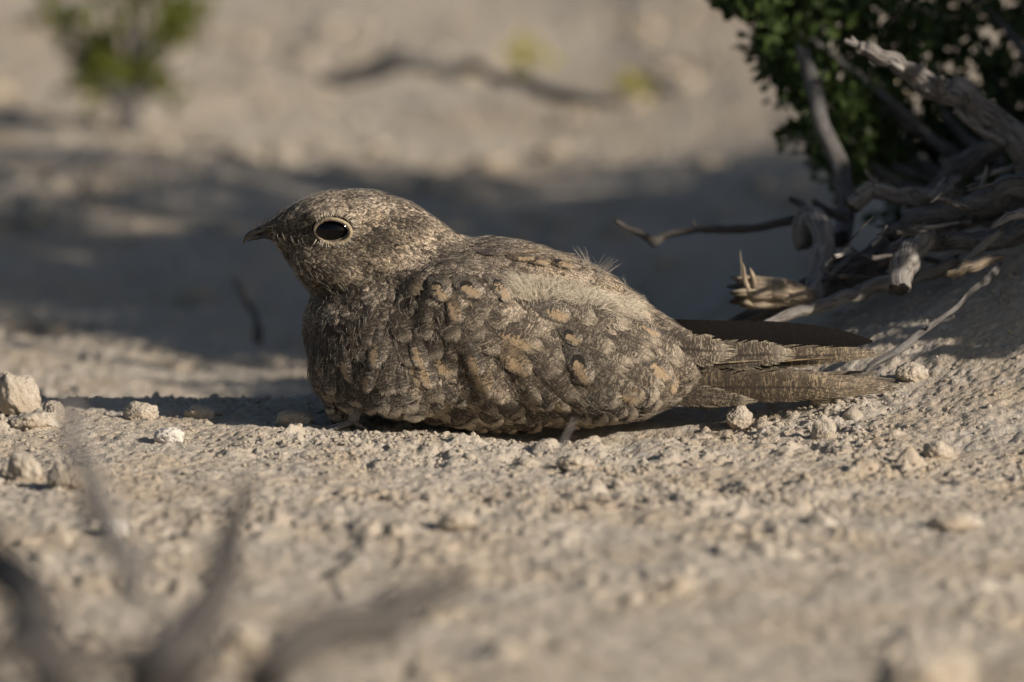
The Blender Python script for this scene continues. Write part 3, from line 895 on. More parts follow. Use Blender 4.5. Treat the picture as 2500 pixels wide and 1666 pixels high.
# plumage marks plus painted fold shade and face brightening, in photo pixels: x, y, growth angle, length mm, brightness, warmth, dark, fringe, buff chance
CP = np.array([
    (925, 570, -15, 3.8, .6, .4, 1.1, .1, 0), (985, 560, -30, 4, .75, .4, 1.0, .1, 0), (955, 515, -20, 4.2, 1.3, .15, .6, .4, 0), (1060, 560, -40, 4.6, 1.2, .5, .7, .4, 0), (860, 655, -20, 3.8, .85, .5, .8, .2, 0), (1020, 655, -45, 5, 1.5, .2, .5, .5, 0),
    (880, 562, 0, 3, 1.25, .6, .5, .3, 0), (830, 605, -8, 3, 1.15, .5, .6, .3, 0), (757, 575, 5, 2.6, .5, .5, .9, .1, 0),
    (1340, 690, -20, 8, 1.15, .9, .5, .2, 0), (1430, 705, -20, 8, 1.15, .9, .5, .2, 0), (1500, 740, -20, 8, 1.15, .9, .5, .2, 0), (1090, 830, -75, 9, .55, .2, 1.3, .1, 0), (1235, 900, -70, 9, .55, .3, 1.3, .1, 0), (960, 800, -75, 8, .65, .2, 1.2, .1, 0), (1330, 900, -40, 10, .8, .7, 1.2, .1, .0),  # darkest flank points paint groove shade between the folds
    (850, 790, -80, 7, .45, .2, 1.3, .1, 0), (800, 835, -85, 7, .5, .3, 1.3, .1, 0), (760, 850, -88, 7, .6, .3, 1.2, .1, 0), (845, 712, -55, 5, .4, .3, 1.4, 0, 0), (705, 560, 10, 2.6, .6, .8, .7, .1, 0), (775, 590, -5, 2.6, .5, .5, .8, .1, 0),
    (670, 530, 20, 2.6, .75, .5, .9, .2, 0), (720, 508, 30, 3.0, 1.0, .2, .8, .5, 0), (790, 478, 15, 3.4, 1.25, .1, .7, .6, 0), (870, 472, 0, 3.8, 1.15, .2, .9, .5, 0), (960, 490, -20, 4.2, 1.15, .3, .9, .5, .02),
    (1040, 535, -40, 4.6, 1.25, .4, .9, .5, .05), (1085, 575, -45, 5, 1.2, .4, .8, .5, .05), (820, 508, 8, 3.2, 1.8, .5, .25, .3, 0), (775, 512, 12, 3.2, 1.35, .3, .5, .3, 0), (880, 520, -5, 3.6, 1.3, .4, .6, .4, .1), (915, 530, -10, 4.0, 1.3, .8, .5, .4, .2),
    (720, 570, 5, 2.6, .95, .7, .8, .1, 0), (690, 590, -10, 2.8, 1.0, .5, .7, .2, 0), (760, 540, 12, 2.6, .9, .7, .5, .2, 0), (745, 610, -10, 3.2, 1.02, .4, .8, .2, 0), (800, 620, -12, 3.4, 1.0, .5, .7, .2, 0),  # chin and cheek brightened to offset the face's own shadow
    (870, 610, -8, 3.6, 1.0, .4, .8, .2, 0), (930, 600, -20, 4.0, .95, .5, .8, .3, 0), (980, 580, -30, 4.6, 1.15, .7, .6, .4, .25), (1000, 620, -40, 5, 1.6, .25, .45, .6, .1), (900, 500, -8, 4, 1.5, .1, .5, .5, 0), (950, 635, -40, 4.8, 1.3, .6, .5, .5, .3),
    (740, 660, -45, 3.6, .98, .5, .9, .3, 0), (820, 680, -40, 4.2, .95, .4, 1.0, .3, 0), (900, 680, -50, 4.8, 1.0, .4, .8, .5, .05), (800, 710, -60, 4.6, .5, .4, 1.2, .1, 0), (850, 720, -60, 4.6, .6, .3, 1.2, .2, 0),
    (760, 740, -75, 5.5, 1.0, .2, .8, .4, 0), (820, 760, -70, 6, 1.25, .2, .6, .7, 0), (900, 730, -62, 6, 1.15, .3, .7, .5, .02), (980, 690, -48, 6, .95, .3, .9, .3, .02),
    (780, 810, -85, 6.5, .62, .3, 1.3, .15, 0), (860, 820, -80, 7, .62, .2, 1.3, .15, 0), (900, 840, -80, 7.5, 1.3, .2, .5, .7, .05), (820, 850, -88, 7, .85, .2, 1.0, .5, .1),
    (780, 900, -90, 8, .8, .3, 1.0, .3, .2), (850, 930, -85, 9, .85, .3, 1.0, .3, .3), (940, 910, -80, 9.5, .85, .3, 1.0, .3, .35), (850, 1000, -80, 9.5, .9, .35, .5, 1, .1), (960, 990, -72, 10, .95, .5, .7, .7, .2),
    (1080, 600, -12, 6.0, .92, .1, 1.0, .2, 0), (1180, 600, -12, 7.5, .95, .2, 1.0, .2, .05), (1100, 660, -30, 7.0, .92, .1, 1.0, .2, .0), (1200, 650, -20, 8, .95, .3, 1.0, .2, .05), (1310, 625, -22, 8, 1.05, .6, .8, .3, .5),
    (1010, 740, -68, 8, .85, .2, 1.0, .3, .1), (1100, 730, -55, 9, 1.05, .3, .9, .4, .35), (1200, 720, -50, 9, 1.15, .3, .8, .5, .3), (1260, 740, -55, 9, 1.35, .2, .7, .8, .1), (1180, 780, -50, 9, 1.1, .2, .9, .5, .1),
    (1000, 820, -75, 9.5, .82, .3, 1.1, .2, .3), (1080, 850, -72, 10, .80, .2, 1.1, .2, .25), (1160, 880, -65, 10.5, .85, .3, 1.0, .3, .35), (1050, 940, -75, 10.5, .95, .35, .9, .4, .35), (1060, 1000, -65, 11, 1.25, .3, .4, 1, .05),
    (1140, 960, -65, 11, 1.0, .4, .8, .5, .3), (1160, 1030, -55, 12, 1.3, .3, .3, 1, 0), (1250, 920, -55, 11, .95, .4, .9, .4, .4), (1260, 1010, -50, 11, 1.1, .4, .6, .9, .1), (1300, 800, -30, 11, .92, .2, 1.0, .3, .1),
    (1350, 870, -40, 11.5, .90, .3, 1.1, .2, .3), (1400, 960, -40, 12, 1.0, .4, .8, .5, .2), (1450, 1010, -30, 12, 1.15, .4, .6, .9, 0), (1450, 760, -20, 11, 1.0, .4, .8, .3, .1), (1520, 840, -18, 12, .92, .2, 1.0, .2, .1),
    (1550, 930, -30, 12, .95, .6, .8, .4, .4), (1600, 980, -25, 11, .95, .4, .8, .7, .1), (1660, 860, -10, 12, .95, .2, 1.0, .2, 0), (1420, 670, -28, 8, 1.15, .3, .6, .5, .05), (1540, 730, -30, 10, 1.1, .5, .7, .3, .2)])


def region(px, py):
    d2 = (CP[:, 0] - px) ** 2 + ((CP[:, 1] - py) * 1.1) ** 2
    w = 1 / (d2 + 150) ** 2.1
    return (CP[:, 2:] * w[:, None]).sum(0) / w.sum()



# big covert groups: seeds scattered over the flank, each a broad feather lying over the next
_rs = np.random.default_rng(91)
SEEDS = []
for _ in range(9000):
    q = (_rs.uniform(740, 1720), _rs.uniform(590, 1050))
    r0 = 48 if q[0] < 1000 else 66
    if all((q[0] - a) ** 2 + (q[1] - b) ** 2 > r0 * r0 for a, b in SEEDS): SEEDS.append(q)
SEEDS = np.array(SEEDS)
SANG = np.radians([region(a, b)[0] for a, b in SEEDS])
SRND = _rs.uniform(.78, 1.22, len(SEEDS))


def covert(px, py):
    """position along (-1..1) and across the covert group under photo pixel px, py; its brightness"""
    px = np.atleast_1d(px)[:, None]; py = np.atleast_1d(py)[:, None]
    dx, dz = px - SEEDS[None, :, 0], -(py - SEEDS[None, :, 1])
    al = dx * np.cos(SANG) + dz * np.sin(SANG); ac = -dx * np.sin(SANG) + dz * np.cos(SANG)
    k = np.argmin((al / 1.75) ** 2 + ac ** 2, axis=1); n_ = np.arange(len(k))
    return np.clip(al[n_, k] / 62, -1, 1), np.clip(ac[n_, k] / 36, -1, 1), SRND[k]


amp = .0011 * sm(.0, .03, co[:, 0] + .075)
co += no * (amp * fbm3(co[:, 0] * 75, co[:, 1] * 75, co[:, 2] * 75, 5, 3))[:, None]
_n = co.copy(); _n[:, 1] = -np.abs(_n[:, 1]); _v = _n - CAM; _d = _v @ FW
_px = 1250 + FPX * (_v @ RT) / _d; _py = 833 - FPX * (_v @ UP) / _d
_t, _c, _ = covert(_px, _py)
_m = sm(.008, .016, np.abs(co[:, 1])) * sm(640, 720, _py) * sm(740, 780, _px) * (1 - sm(1640, 1700, _px))
co += no * ((.00035 * _t) * _m)[:, None]
# socket for the eye
EX, EZ = B(815, 562)
me.vertices.foreach_set('co', co.astype(np.float32).ravel()); me.update()
me.name = 'body'; me.materials.clear(); me.materials.append(M_skin)
me.polygons.foreach_set("use_smooth", np.ones(len(me.polygons), dtype=bool))
body = bpy.data.objects.new('body', me); COL.objects.link(body); body.parent = bird
polys = [tuple(p.vertices) for p in me.polygons]
BVH = BVHTree.FromPolygons([Vector(c) for c in co], polys)

GREY = np.array((.236, .196, .151)); WARM = np.array((.280, .212, .134))
FU = np.linspace(-1, 1, 5); FV = np.array([0, .14, .3, .46, .62, .76, .88, .96, 1.0])
FPROF = np.array([.35, .62, .85, .97, 1.0, .93, .74, .45, .10])
FQ = np.array([(i * 5 + j, i * 5 + j + 1, (i + 1) * 5 + j + 1, (i + 1) * 5 + j) for i in range(len(FV) - 1) for j in range(4)])
FTYPES = {'fcol': 'FLOAT_COLOR', 'fpar': 'FLOAT_VECTOR', 'fmm': 'FLOAT_VECTOR', 'fuv': 'FLOAT_VECTOR'}


def fattr(n, U, V, L, W, color, dark, fringe, buff, seed):
    one = np.ones(n)
    return dict(fcol=np.stack([one * color[0], one * color[1], one * color[2], one], 1), fpar=np.stack([one * dark, one * fringe, one * buff], 1),
                fmm=np.stack([U * W * .5 * (1.6 if L < 6.3 else .62), V * L * (.62 if L < 6.3 else 1.45), one * seed], 1), fuv=np.stack([U, V, one * L], 1))


def feather_on(p, ang, L, W, lift, rs, tilt=0, curl=0, free=0.0):
    """feather of length L, width W (mm) whose middle lies at p; hugs the body"""
    loc, nrm, _, _ = BVH.find_nearest(Vector(p))
    nrm = np.array(nrm); p = np.array(loc)
    sgn = 1.0
    a = math.radians(ang)
    d = np.array([math.cos(a), 0, math.sin(a)])
    d = d - nrm * (d @ nrm); d /= np.linalg.norm(d) + 1e-9
    s = np.cross(d, nrm)
    L_, W_ = L / 1000, W / 1000
    root = p - d * L_ * .55
    out = np.empty((len(FV), 5, 3))
    bend = rs.normal() * .10
    for i, v in enumerate(FV):
        ln = root + d * L_ * v + s * bend * L_ * v * v
        for j, u in enumerate(FU):
            q = ln + s * (u * FPROF[i] * W_ * .5)
            l2, n2, _, _ = BVH.find_nearest(Vector(q))
            h = -.00035 + (lift + curl * v * v * v) * v / 1000 - (.00030 * L / 10) * u * u + tilt * u * .00025 + .0006
            g_ = np.array(l2) + np.array(n2) * h
            wf = free * float(sm(.3, .9, np.array(v)))
            out[i, j] = g_ * (1 - wf) + (q + nrm * (.0009 + .0012 * v)) * wf
    return out.reshape(-1, 3)


UU = np.tile(FU, len(FV)); VV = np.repeat(FV, 5)

# dart throwing over the body surface
tri = []
for pl in polys:
    tri.append((pl[0], pl[1], pl[2]))
    if len(pl) == 4: tri.append((pl[0], pl[2], pl[3]))
tri = np.array(tri)
A_, B_, C_ = co[tri[:, 0]], co[tri[:, 1]], co[tri[:, 2]]
ar = np.linalg.norm(np.cross(B_ - A_, C_ - A_), axis=1)
N = 60000
rs = np.random.default_rng(77)
ti = rs.choice(len(tri), N, p=ar / ar.sum())
r1, r2 = rs.random(N), rs.random(N); fl = r1 + r2 > 1; r1[fl] = 1 - r1[fl]; r2[fl] = 1 - r2[fl]
pts = A_[ti] + (B_[ti] - A_[ti]) * r1[:, None] + (C_[ti] - A_[ti]) * r2[:, None]
grid = {}
CELL = .006
chosen = []
near = pts.copy(); near[:, 1] = -np.abs(near[:, 1])
vv = near - CAM; dd = vv @ FW
PX = 1250 + FPX * (vv @ RT) / dd; PY = 833 - FPX * (vv @ UP) / dd
for i in range(N):
    x, y, z = pts[i]
    if z < .0015 and abs(y) < .03: continue
    px, py = PX[i], PY[i]
    if ((px - 815) / 60) ** 2 + ((py - 562) / 42) ** 2 < 1: continue
    reg = region(px, py)
    rad = reg[1] * .34 / 1000
    k = (int(x / CELL), int(y / CELL), int(z / CELL))
    ok = True
    for a in (-1, 0, 1):
        for b in (-1, 0, 1):
            for c in (-1, 0, 1):
                for (q, rq) in grid.get((k[0] + a, k[1] + b, k[2] + c), ()):
                    if (q[0] - x) ** 2 + (q[1] - y) ** 2 + (q[2] - z) ** 2 < (min(rad, rq)) ** 2: ok = False; break
                if not ok: break
            if not ok: break
        if not ok: break
    if ok:
        grid.setdefault(k, []).append(((x, y, z), rad)); chosen.append((i, reg))
feats = []
for i, reg in chosen:
    ang, L, bri, warm, dark, fringe, buff = reg
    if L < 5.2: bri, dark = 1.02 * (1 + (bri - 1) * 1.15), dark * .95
    L *= rs.uniform(.85, 1.35) * (1.0 if L < 6 else 1.0 + .32 * min(1, (L - 6) / 4))
    px, py = PX[i], PY[i]
    W = L * rs.uniform(.55, .75)
    a = ang + rs.normal() * (13 if L > 6 else 15)
    lift = (.12 + (.030 if L < 9 else .014) * L) * rs.uniform(.3, 1.9)
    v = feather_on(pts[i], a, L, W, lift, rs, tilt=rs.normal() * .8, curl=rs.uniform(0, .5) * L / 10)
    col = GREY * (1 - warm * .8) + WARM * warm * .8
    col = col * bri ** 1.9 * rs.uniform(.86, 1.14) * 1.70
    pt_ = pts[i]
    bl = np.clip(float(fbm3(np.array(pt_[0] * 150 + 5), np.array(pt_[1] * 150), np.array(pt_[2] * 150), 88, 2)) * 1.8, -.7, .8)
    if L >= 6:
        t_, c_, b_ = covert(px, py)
        f_ = float((.78 + .34 * sm(-.8, .5, t_))[0] * b_[0])  # groove shade between covert groups painted into the feather colour
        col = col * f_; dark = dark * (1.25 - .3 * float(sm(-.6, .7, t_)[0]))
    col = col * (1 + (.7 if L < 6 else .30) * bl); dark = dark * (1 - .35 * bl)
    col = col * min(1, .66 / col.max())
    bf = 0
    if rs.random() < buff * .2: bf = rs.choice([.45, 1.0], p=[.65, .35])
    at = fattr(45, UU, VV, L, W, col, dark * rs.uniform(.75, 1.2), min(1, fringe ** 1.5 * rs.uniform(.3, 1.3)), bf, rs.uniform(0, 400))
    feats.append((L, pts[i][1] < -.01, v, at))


def special(px, py, ang, L, W, color, dark, fringe, buff, lift=1.1, far=True, free=0.0, up=.0006):
    """feather with marks of its own, found by looking at the flank from the side"""
    X, Z = B(px, py)
    for sgn in ((-1, 1) if far else (-1,)):
        org = P(px, py, -.2)
        if sgn > 0: org = org * (1, -1, 1)
        dr = Vector(((P(px, py, 0) - P(px, py, -.2)) * (1, -sgn, 1)).tolist()).normalized()
        hit, _, _, _ = BVH.ray_cast(Vector(org.tolist()), dr)
        if hit is None: continue
        v = feather_on(np.array(hit), ang, L, W, lift, rs, 0, .3, free)
        v = v + np.array([0, sgn * up, up * .3])
        feats.append((L + 100, sgn < 0, v, fattr(45, UU, VV, L, W, color, dark, fringe, buff, rs.uniform(0, 400))))



# ordered rows of coverts over breast side, shoulder and folded wing
def rows(specs):
    for (x0, y0, nr, nc, dcx, dcy, drx, dry, a0, dar, dac, L0, W0, bprob, fr0) in specs:
        for r in range(nr):
            for c in range(nc):
                px = x0 + c * dcx + r * drx + (r % 2) * dcx * .5 + rs.normal() * 4; py = y0 + c * dcy + r * dry + (r % 2) * dcy * .5 + rs.normal() * 4
                reg = region(px, py)
                if py > 1012 or py < 640 or px > 1690: continue
                k = rs.uniform(.82, 1.15)
                cc = (GREY * (1 - reg[3] * .6) + WARM * reg[3] * .6) * 1.55 * (.35 + .65 * reg[2]) * k * rs.choice([.7, 1.0, 1.2])
                special(px, py, a0 + r * dar + c * dac + rs.normal() * 5, L0 * rs.uniform(.88, 1.15), W0 * rs.uniform(.9, 1.12), cc * min(1, .6 / cc.max()), reg[4] * rs.uniform(.95, 1.3), fr0 * rs.uniform(.6, 1.3),
                        (.45 if rs.random() < .7 else 1.0) if rs.random() < bprob else 0, lift=1.0, up=.0003 + .00012 * rs.random())


tan = (.37, .28, .18)
gr_ = (.36, .31, .25)
for (px, py, ang, L, W, c_, dk, frg, bf) in [
    (1010, 700, -60, 10, 6, tan, .5, .2, .45), (1070, 708, -55, 11, 6.5, gr_, .7, .4, 1), (1145, 705, -45, 12, 7, gr_, .7, .3, 1), (1225, 700, -48, 12, 7, gr_, .6, .3, 1), (1110, 755, -68, 9, 5, tan, .6, .3, .45),
    (1310, 640, -35, 10, 6, tan, .6, .3, 1), (1370, 645, -35, 10, 6, tan, .6, .3, 1), (1275, 635, -30, 9, 6, tan, .7, .3, .45), (1395, 820, -40, 10, 6, gr_, .9, .3, 1), (1425, 890, -50, 15, 9, gr_, .9, .3, 1),
    (1250, 885, -60, 13, 8, tan, .5, .5, .45), (1160, 880, -68, 12, 7, gr_, .9, .2, .45), (1175, 920, -70, 12, 8, tan, .7, .2, .45), (1020, 860, -82, 13, 6, gr_, 1, .2, .45), (925, 860, -85, 13, 6, gr_, 1, .2, .45),
    (1040, 910, -80, 12, 7, gr_, .9, .2, .45), (905, 920, -85, 12, 5, gr_, 1, .3, .45), (840, 895, -88, 12, 5, gr_, 1, .3, .45), (1640, 920, -35, 15, 10, tan, .7, .3, .45), (1605, 900, -38, 13, 8, gr_, .9, .3, .45),
    (1530, 960, -40, 13, 8, tan, .8, .8, .45), (1570, 800, -12, 14, 7, gr_, .9, .3, .45), (1640, 830, -12, 14, 7, gr_, .9, .3, 0), (1200, 620, -15, 8, 5, gr_, 1, .1, 0), (1350, 760, -18, 13, 7, gr_, .8, .2, .45)]:
    special(px, py, ang, L * 1.25, W * 1.2, c_, dk, frg * .6, bf, lift=1.2, up=.0013)
rows([(1215, 742, 6, 6, 84, 12, 14, 44, -24, -6, 1.8, 27, 10.5, .12, .40),
      (905, 800, 4, 5, 62, -6, -4, 52, -76, 2, 3, 19, 9.5, .30, .35),
      (1010, 690, 3, 4, 58, 4, 12, 34, -58, -4, 3, 12, 8, .10, .35)])
for (px, py, ang, L) in [(1400, 748, -22, 24), (1470, 775, -22, 28), (1545, 800, -22, 30), (1610, 826, -16, 27), (1440, 815, -24, 28), (1520, 845, -20, 31), (1600, 868, -12, 28), (1470, 880, -24, 28), (1560, 905, -18, 29), (1625, 905, -12, 22), (1500, 935, -26, 26)]:
    special(px, py, ang + rs.normal() * 2, L, 9.5, np.array((.36, .30, .225)) * rs.uniform(.85, 1.15), 1.0, .5, 0, lift=1.1, up=.0011)
# hanging pale fringed feathers along the lower flank
for row, (n_, dy_, fr_) in enumerate([(9, -44, .5), (15, -12, .8), (17, 6, 1.0)]):
    for k in range(n_):
        px = 790 + (k + rs.random() * .8) * (800 / n_)
        py = np.interp(px, [790, 880, 950, 1050, 1200, 1350, 1500, 1600], [975, 968, 975, 1010, 1030, 1026, 1012, 975]) + dy_ + rs.normal() * 7
        special(px, py, np.interp(px, [800, 1100, 1500], [-82, -62, -28]) + rs.normal() * 10, rs.uniform(9, 19), rs.uniform(6, 12), np.array((.42, .365, .295)) * rs.uniform(.6, 1.05), rs.uniform(.8, 1.3), fr_, 0, lift=1.2, free=rs.uniform(.25, .75))

feats.sort(key=lambda q: (-int(q[1]), -q[0]))
rest = Bag(); nsep = 0
for (L, nearside, v, at) in feats:
    if nsep < 285 and nearside:
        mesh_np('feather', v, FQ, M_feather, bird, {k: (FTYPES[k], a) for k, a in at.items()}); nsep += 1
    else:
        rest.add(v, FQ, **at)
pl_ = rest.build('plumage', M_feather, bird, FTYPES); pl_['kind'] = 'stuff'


M_black = simple_mat('blackish flight feather', (.011, .009, .008), .75, .12, bump=.0002)


# long flight and tail feathers: (px, py, Y) points and half width in px
def quill(name, pts_, wid, color, dark, fringe, buff, roll=0.0, seed=0, n=16, label=None, camber=.10, mat=None):
    c = catmull([list(P(a, b, y)) for a, b, y in pts_], n)
    w = np.interp(np.linspace(0, 1, n), np.linspace(0, 1, len(wid)), wid) * S
    tg = np.gradient(c, axis=0); tg /= np.linalg.norm(tg, axis=1)[:, None]
    V, U_, V_ = [], [], []
    us = np.linspace(-1, 1, 7)
    Lm = np.linalg.norm(np.diff(c, axis=0), axis=1).sum() * 1000
    for i in range(n):
        up = np.array([0, math.sin(roll), math.cos(roll)]); up = up - tg[i] * (up @ tg[i]); up /= np.linalg.norm(up)
        nn = np.cross(tg[i], up)
        if nn[1] > 0: nn = -nn
        for u in us:
            V.append(c[i] + up * u * w[i] + nn * w[i] * camber * (1 - u * u)); U_.append(u); V_.append(i / (n - 1))
    Q = np.array([(i * 7 + j, i * 7 + j + 1, (i + 1) * 7 + j + 1, (i + 1) * 7 + j) for i in range(n - 1) for j in range(6)])
    at = fattr(len(V), np.array(U_), np.array(V_), Lm, np.mean(wid) * S * 2000, color, dark, fringe, buff, seed * 7.7 + 3)
    at['fuv'][:, 2] = 7
    at['fmm'] = at['fmm'] * (1, .8, 1)
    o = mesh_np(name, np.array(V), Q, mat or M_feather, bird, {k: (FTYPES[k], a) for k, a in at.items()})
    if label: o['label'] = label
    return o


gq = (.33, .275, .205)
W_ = [10, 30, 36, 34, 24, 4]
for sd in (-1, 1):
    y0 = -.018 * -sd if False else sd * .018
    q = lambda y: sd * abs(y)
    far = sd > 0
    dy = -10 if far else 0
    if far:
        quill('primary_feather', [(1600, 800, .022), (1720, 820, .018), (1900, 822, .016), (2130, 834, .014)], [24, 28, 33, 37, 39, 39, 38, 37, 35, 31, 22, 3], (.012, .010, .009), .3, 0, 0, .15, 1, n=26, label='dark blackish flight feather of the far wing', mat=M_black)
        quill('primary_feather', [(1580, 805, .020), (1700, 830, .019), (1800, 838, .018), (1905, 842, .017)], [20, 26, 30, 28, 18, 2], (.10, .08, .065), .7, .1, 0, .1, 2)
        quill('primary_feather', [(1590, 830, .014), (1750, 858, .012), (1850, 862, .011), (1990, 868, .010)], [20, 26, 26, 22, 3], (.12, .10, .08), .8, .2, 0, .1, 3)
        continue
    quill('primary_feather', [(1600, 885, -.010), (1800, 878, -.007), (2000, 868, -.004), (2166, 862, -.002)], [28, 34, 34, 32, 26, 17, 4], (.36, .285, .19), .8, .2, -1, 0, 4, n=22)
    quill('primary_feather', [(1590, 885, -.013), (1720, 872, -.011), (1850, 866, -.010), (1942, 866, -.009)], [28, 38, 39, 34, 8], gq, .9, .35, -1, 0, 5)
    quill('primary_feather', [(1560, 850, -.018), (1640, 850, -.016), (1720, 856, -.015), (1800, 860, -.014)], [34, 46, 47, 38, 8], gq, .9, .35, 0, 0, 6)
    quill('primary_feather', [(1600, 905, -.012), (1720, 900, -.010), (1850, 884, -.008), (2040, 874, -.006)], [14, 14, 10, 7, 2], (.035, .028, .022), .3, 0, 0, 0, 7, n=22)  # dark blade stands in for the shaded gap between wing and tail
    quill('primary_feather', [(1610, 910, -.013), (1720, 899, -.011), (1830, 888, -.010), (2050, 872, -.007)], [4, 9, 6, 3, 1], (.36, .26, .15), .1, .0, 0, 0, 8, n=22)
    quill('primary_feather', [(1610, 893, -.015), (1720, 888, -.013), (1860, 880, -.011)], [2, 3, 2.5, 1], (.42, .34, .23), .1, .0, 0, 0, 9)
# tail
for k, (dy, dY, w, tip) in enumerate([(16, .012, 34, (2140, 915)), (10, .004, 42, (2185, 934)), (2, -.004, 46, (2195, 946)), (-4, -.010, 44, (2120, 954))]):
    quill('tail_feather', [(1610, 940 - dy, dY + .002), (1780, 940 - dy, dY), (1950, 942 - dy * .6, dY - .001), (tip[0], tip[1], dY - .001)], [w * .8, w, w, w * .95, w * .7, 9],
          [(.10, .08, .06), (.26, .20, .14), (.32, .25, .17), (.34, .265, .175)][k], .75, .22, -1, -.15, 20 + k, n=20, camber=.18)
quill('undertail_covert', [(1620, 965, -.010), (1720, 984, -.009), (1800, 978, -.008), (1880, 972, -.007)], [16, 20, 18, 12, 3], (.36, .31, .24), .5, .6, 0, -.3, 31)
quill('undertail_covert', [(1600, 950, -.014), (1680, 962, -.013), (1780, 975, -.011), (1850, 980, -.010)], [30, 36, 28, 16, 3], (.27, .22, .16), .8, .6, 0, -.2, 32)

# eye, eyelid ring
for sd, nm in ((-1, 0), (1, 1)):
    org = P(815, 562, -.2); dr = (P(815, 562, 0) - org)
    if sd > 0: org = org * (1, -1, 1); dr = dr * (1, -1, 1)
    hit, hn, _, _ = BVH.ray_cast(Vector(org.tolist()), Vector(dr.tolist()).normalized())
    hy = hit.y; hz = hit.z; hx = hit.x
    v, f = ico(5)
    # the side plane leans: top of the eye tucked inwards, front slightly inwards
    lean = Matrix.Rotation(-sd * math.radians(8), 3, 'X') @ Matrix.Rotation(sd * math.radians(-14) * -1, 3, 'Z')
    Rm = np.array(lean)
    ev = v * (54 * S, 42 * S, 37 * S)
    mesh_np('eye', ev + (hx - 1 * S, hy - sd * 25.0 * S, hz), f, M_eye, bird)
    n = 56; th = np.linspace(0, 2 * math.pi, n, endpoint=False)
    Vr, Fr = [], []
    for i, t in enumerate(th):
        ct, st = math.cos(t), math.sin(t)
        R1, R2 = 44.5, 31.0
        if ct < -.6: R2 *= .93
        c = np.array([R1 * ct, sd * (13 - 6 * ct * ct), R2 * st]) * S
        nd = np.array([ct / R1, 0, st / R2]); nd /= np.linalg.norm(nd)
        for j in range(8):
            a = j * math.pi / 4
            rr = (4.3 + .5 * math.sin(i * 2.3) * .6) * S
            Vr.append(c + nd * math.cos(a) * rr * 1.15 + np.array([0, sd, 0]) * math.sin(a) * rr * 1.3)
    Vr = np.array(Vr) @ Rm.T + (hx, hy, hz)
    Fr = np.array([(i * 8 + j, i * 8 + (j + 1) % 8, ((i + 1) % n) * 8 + (j + 1) % 8, ((i + 1) % n) * 8 + j) for i in range(n) for j in range(8)])
    mesh_np('eyelid', Vr, Fr, M_lid, bird)

# beak: upper and lower mandible
def beak(pts_, name, mat):
    c, r = px_line([(a, b, 0, q) for a, b, q in pts_], 26)
    V, Fq, Gr = tube(c, r, 16, .06, 3, 0)
    V[:, 1] *= 1.25
    return mesh_np(name, V, Fq, mat, bird)
beak([(700, 548, 20), (672, 552, 15), (645, 559, 11), (625, 566, 8.5), (608, 574, 7), (599, 584, 4.5), (594, 596, 1.2)], 'upper_beak', M_beak)
beak([(700, 575, 24), (672, 578, 13), (648, 574, 9), (628, 580, 6), (613, 585, 3), (604, 590, 1)], 'lower_beak', M_beak)
v, f = ico(2)
for sd in (-1, 1):
    c = P(634, 557, 0)
    mesh_np('nostril', v * (.0006, .0005, .0005) + (c[0], sd * .0019, c[2]), f, M_eye, bird)


# hair-like feathers as thin tapered strands
def strands(items, name, mat, kind='stuff'):
    b = Bag()
    for pts_, r in items:
        n = len(pts_)
        c = np.array(pts_); tg = np.gradient(c, axis=0); tg /= np.linalg.norm(tg, axis=1)[:, None] + 1e-12
        a = np.cross(tg, [.2, .9, .3]); a /= np.linalg.norm(a, axis=1)[:, None] + 1e-12
        b_ = np.cross(tg, a)
        rr = (r * np.linspace(1, .15, n))[:, None]
        V = np.stack([c + a * rr, c - a * rr * .5 + b_ * rr * .87, c - a * rr * .5 - b_ * rr * .87], 1).reshape(-1, 3)
        Q = [(i * 3 + j, i * 3 + (j + 1) % 3, i * 3 + 3 + (j + 1) % 3, i * 3 + 3 + j) for i in range(n - 1) for j in range(3)]
        b.add(V, np.array(Q))
    o = b.build(name, mat, bird); o['kind'] = kind
    return o


def surf(px, py, sd=-1):
    org = P(px, py, -.2); dr = P(px, py, 0) - org
    if sd > 0: org = org * (1, -1, 1); dr = dr * (1, -1, 1)
    return BVH.ray_cast(Vector(org.tolist()), Vector(dr.tolist()).normalized())[:2]


it = []
def on(q, h=.0008):
    l, n_, _, _ = BVH.find_nearest(Vector(q)); return np.array(l) + np.array(n_) * h
for k in range(4600):
    t = rs.random(); px = 1270 + 280 * t + rs.normal() * 8
    py = 722 + 44 * t + rs.normal() * 10 - 12 * math.sin(t * 3.1)
    h, nrm = surf(px, py)
    if h is None: continue
    L = rs.uniform(.004, .0125) * (1 - .35 * t)
    ang = math.radians(rs.normal(112 - 118 * t, 24) + 24 * math.sin(px * .05) + 12 * math.sin(py * .1 + px * .023))
    d = np.array([math.cos(ang), 0, math.sin(ang)]); side = np.array([math.sin(ang), 0, -math.cos(ang)]); cv = rs.normal() * .3
    p = np.array(h); lf = rs.uniform(.0006, .0040)
    it.append(([on(p + d * L * s_ + side * cv * L * s_ * s_, .0006 + lf * math.sin(s_ * 2.3)) for s_ in (0, .25, .5, .75, 1)], .00008))
rs.shuffle(it) if False else None
strands([q for k, q in enumerate(it) if k % 10 < 8], 'down', M_down); strands([q for k, q in enumerate(it) if k % 10 >= 8], 'down', M_down2)
it = []
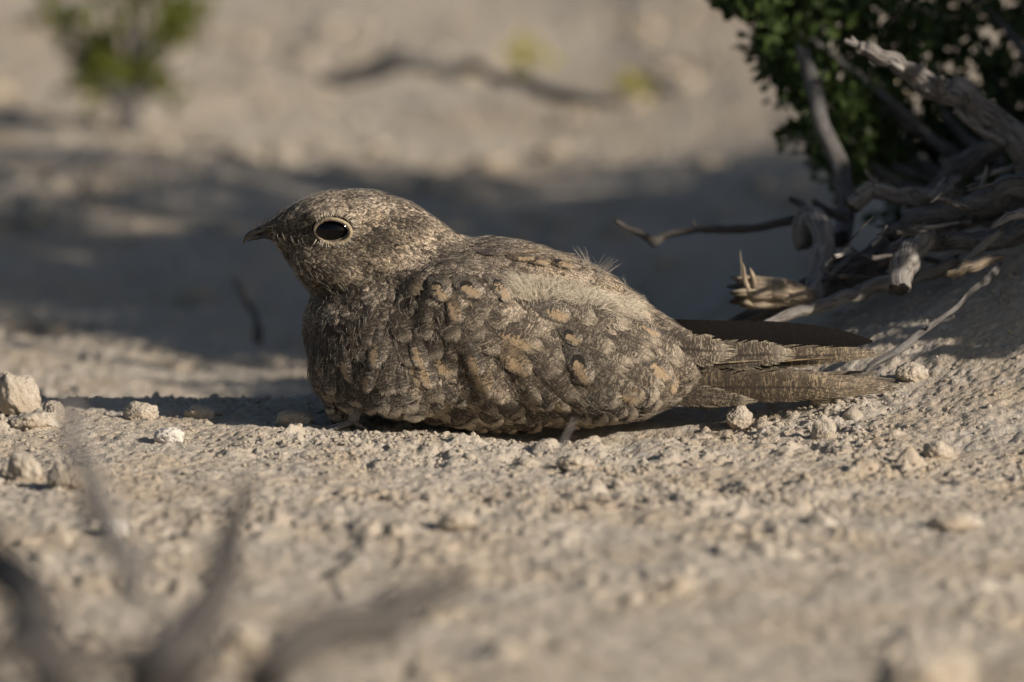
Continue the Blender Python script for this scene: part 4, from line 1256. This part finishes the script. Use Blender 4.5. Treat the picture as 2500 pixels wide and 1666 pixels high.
for (cx, cy, n, L0, a0) in [(1430, 665, 26, .007, 100), (1465, 680, 24, .007, 70), (1355, 618, 5, .003, 40), (1520, 715, 7, .005, 85), (1575, 762, 4, .006, 95), (1545, 748, 8, .003, 30)]:
    for k in range(n):
        px, py = cx + rs.normal() * 10, cy + rs.normal() * 4
        h, _, _, _ = BVH.find_nearest(Vector(P(px, py, rs.uniform(-.006, .004)).tolist()))
        a = math.radians(a0 + rs.normal() * 12); L = L0 * rs.uniform(.6, 1.2)
        d = np.array([math.cos(a), rs.normal() * .1, math.sin(a)]); sd_ = np.array([math.sin(a), 0, -math.cos(a)])
        it.append(([np.array(h) + d * L * s - sd_ * L * .35 * s * s * math.copysign(1, a0 - 85) for s in (0, .25, .5, .75, 1)], .0001))
strands(it, 'down', M_hairpale)
it = []
for k in range(170):
    t = rs.uniform(0, 6.283); ex, ez = 50 + rs.uniform(-2, 6), 33 + rs.uniform(-2, 6)
    px, py = 815 + ex * math.cos(t), 562 - ez * math.sin(t)
    if math.cos(t) < -.75: continue
    h, nrm = surf(px, py)
    if h is None: continue
    a = t * .6 + (0 if t < 3.14 else 0) + rs.normal() * .3
    d = np.array([math.cos(t) + .5, 0, math.sin(t)]); d /= np.linalg.norm(d) + 1e-6; L = rs.uniform(.0012, .0032)
    it.append(([on(np.array(h) + d * L * s_, .0009 + .0004 * s_) for s_ in (0, .5, 1)], .00008))
strands(it, 'fine_plumage', M_down)
# bristles round the mouth
for k in range(8):
    px, py = 674 + k * 9.5 + rs.normal() * 2, 566 + k * 2.6 + rs.normal() * 2.5
    h, nrm = surf(px, py)
    if h is None: continue
    p = np.array(h) + np.array(nrm) * .0011; d = P(px + 17 - k * .3, py + 19, 0) - P(px, py, 0)
    o = strands([([p + d * s * rs.uniform(.8, 1.1) + np.array(nrm) * (.0016 * math.sin(s * 2.6)) for s in (0, .25, .5, .75, 1)], .00008)], 'bristle', M_hairpale)
    del o['kind']
# fuzz all over: fine barb ends and the tufts over the beak
it, it2 = [], []
sel = rs.choice(len(pts), 11000, replace=False)
for i in sel:
    px, py = PX[i], PY[i]
    if ((px - 815) / 66) ** 2 + ((py - 562) / 48) ** 2 < 1 or pts[i][2] < .002: continue
    reg = region(px, py)
    _, nrm, _, _ = BVH.find_nearest(Vector(pts[i])); nrm = np.array(nrm)
    a = math.radians(reg[0] + rs.normal() * 18); d = np.array([math.cos(a), 0, math.sin(a)]); d -= nrm * (d @ nrm) * .9
    L = rs.uniform(.0018, .0042) * (1 if reg[1] < 6 else 1.3)
    p = pts[i] + nrm * .0009
    (it if rs.random() < .6 else it2).append(([p + d * L * s + nrm * .0005 * s for s in (0, .5, 1)], .00006))
for k in range(160):
    px = rs.uniform(618, 700); py = np.interp(px, [618, 630, 700], [566, 556, 518]) + rs.normal() * 5
    p = P(px, py, rs.uniform(-.003, .003)); a = math.radians(rs.normal(115, 25)); L = rs.uniform(.001, .0028)
    d = np.array([math.cos(a), rs.normal() * .2, math.sin(a)])
    it2.append(([p + d * L * s for s in (0, .5, 1)], .00006))
strands(it, 'fine_plumage', M_hairpale); strands(it2, 'fine_plumage', M_hairdark)

# feet: feathered shank and toes
for sd in (-1, 1):
    Yf = -.022 if sd < 0 else .020
    foot_root = P(868, 1000, Yf)
    gz = float(macro(foot_root[0], Yf))
    b = Bag()
    ank = np.array([foot_root[0] - .001, Yf, gz + .0045])
    v, f, g_ = tube(catmull([foot_root + (.002, 0, .006), ank], 10), np.linspace(.0030, .0019, 10), 10, .25, 5); b.add(v, f, grain=g_)
    for a, L in ((200, .011), (178, .014), (155, .010), (20, .006)):
        d = np.array([math.cos(math.radians(a)), math.sin(math.radians(a)), 0])
        pts_ = [ank, ank + d * L * .45 + (0, 0, -.0018), ank + d * L * .85 + (0, 0, -.0030), ank + d * L * 1.0 + (0, 0, -.0038)]
        v, f, g_ = tube(catmull(pts_, 12), np.linspace(.0011, .0004, 12), 8, .2, 6); b.add(v, f, grain=g_)
    b.build('foot', M_wood, bird, GT)
it = []
for k in range(60):
    px, py = rs.uniform(850, 905), rs.uniform(975, 1012)
    p = P(px, py, -.026); a = math.radians(rs.normal(-100, 22)); L = rs.uniform(.002, .005)
    it.append(([p + np.array([math.cos(a), rs.normal() * .15, math.sin(a)]) * L * s for s in (0, .33, .66, 1)], .00009))
strands(it, 'fine_plumage', M_hairpale)
print('feathers', len(feats), 'separate', nsep)
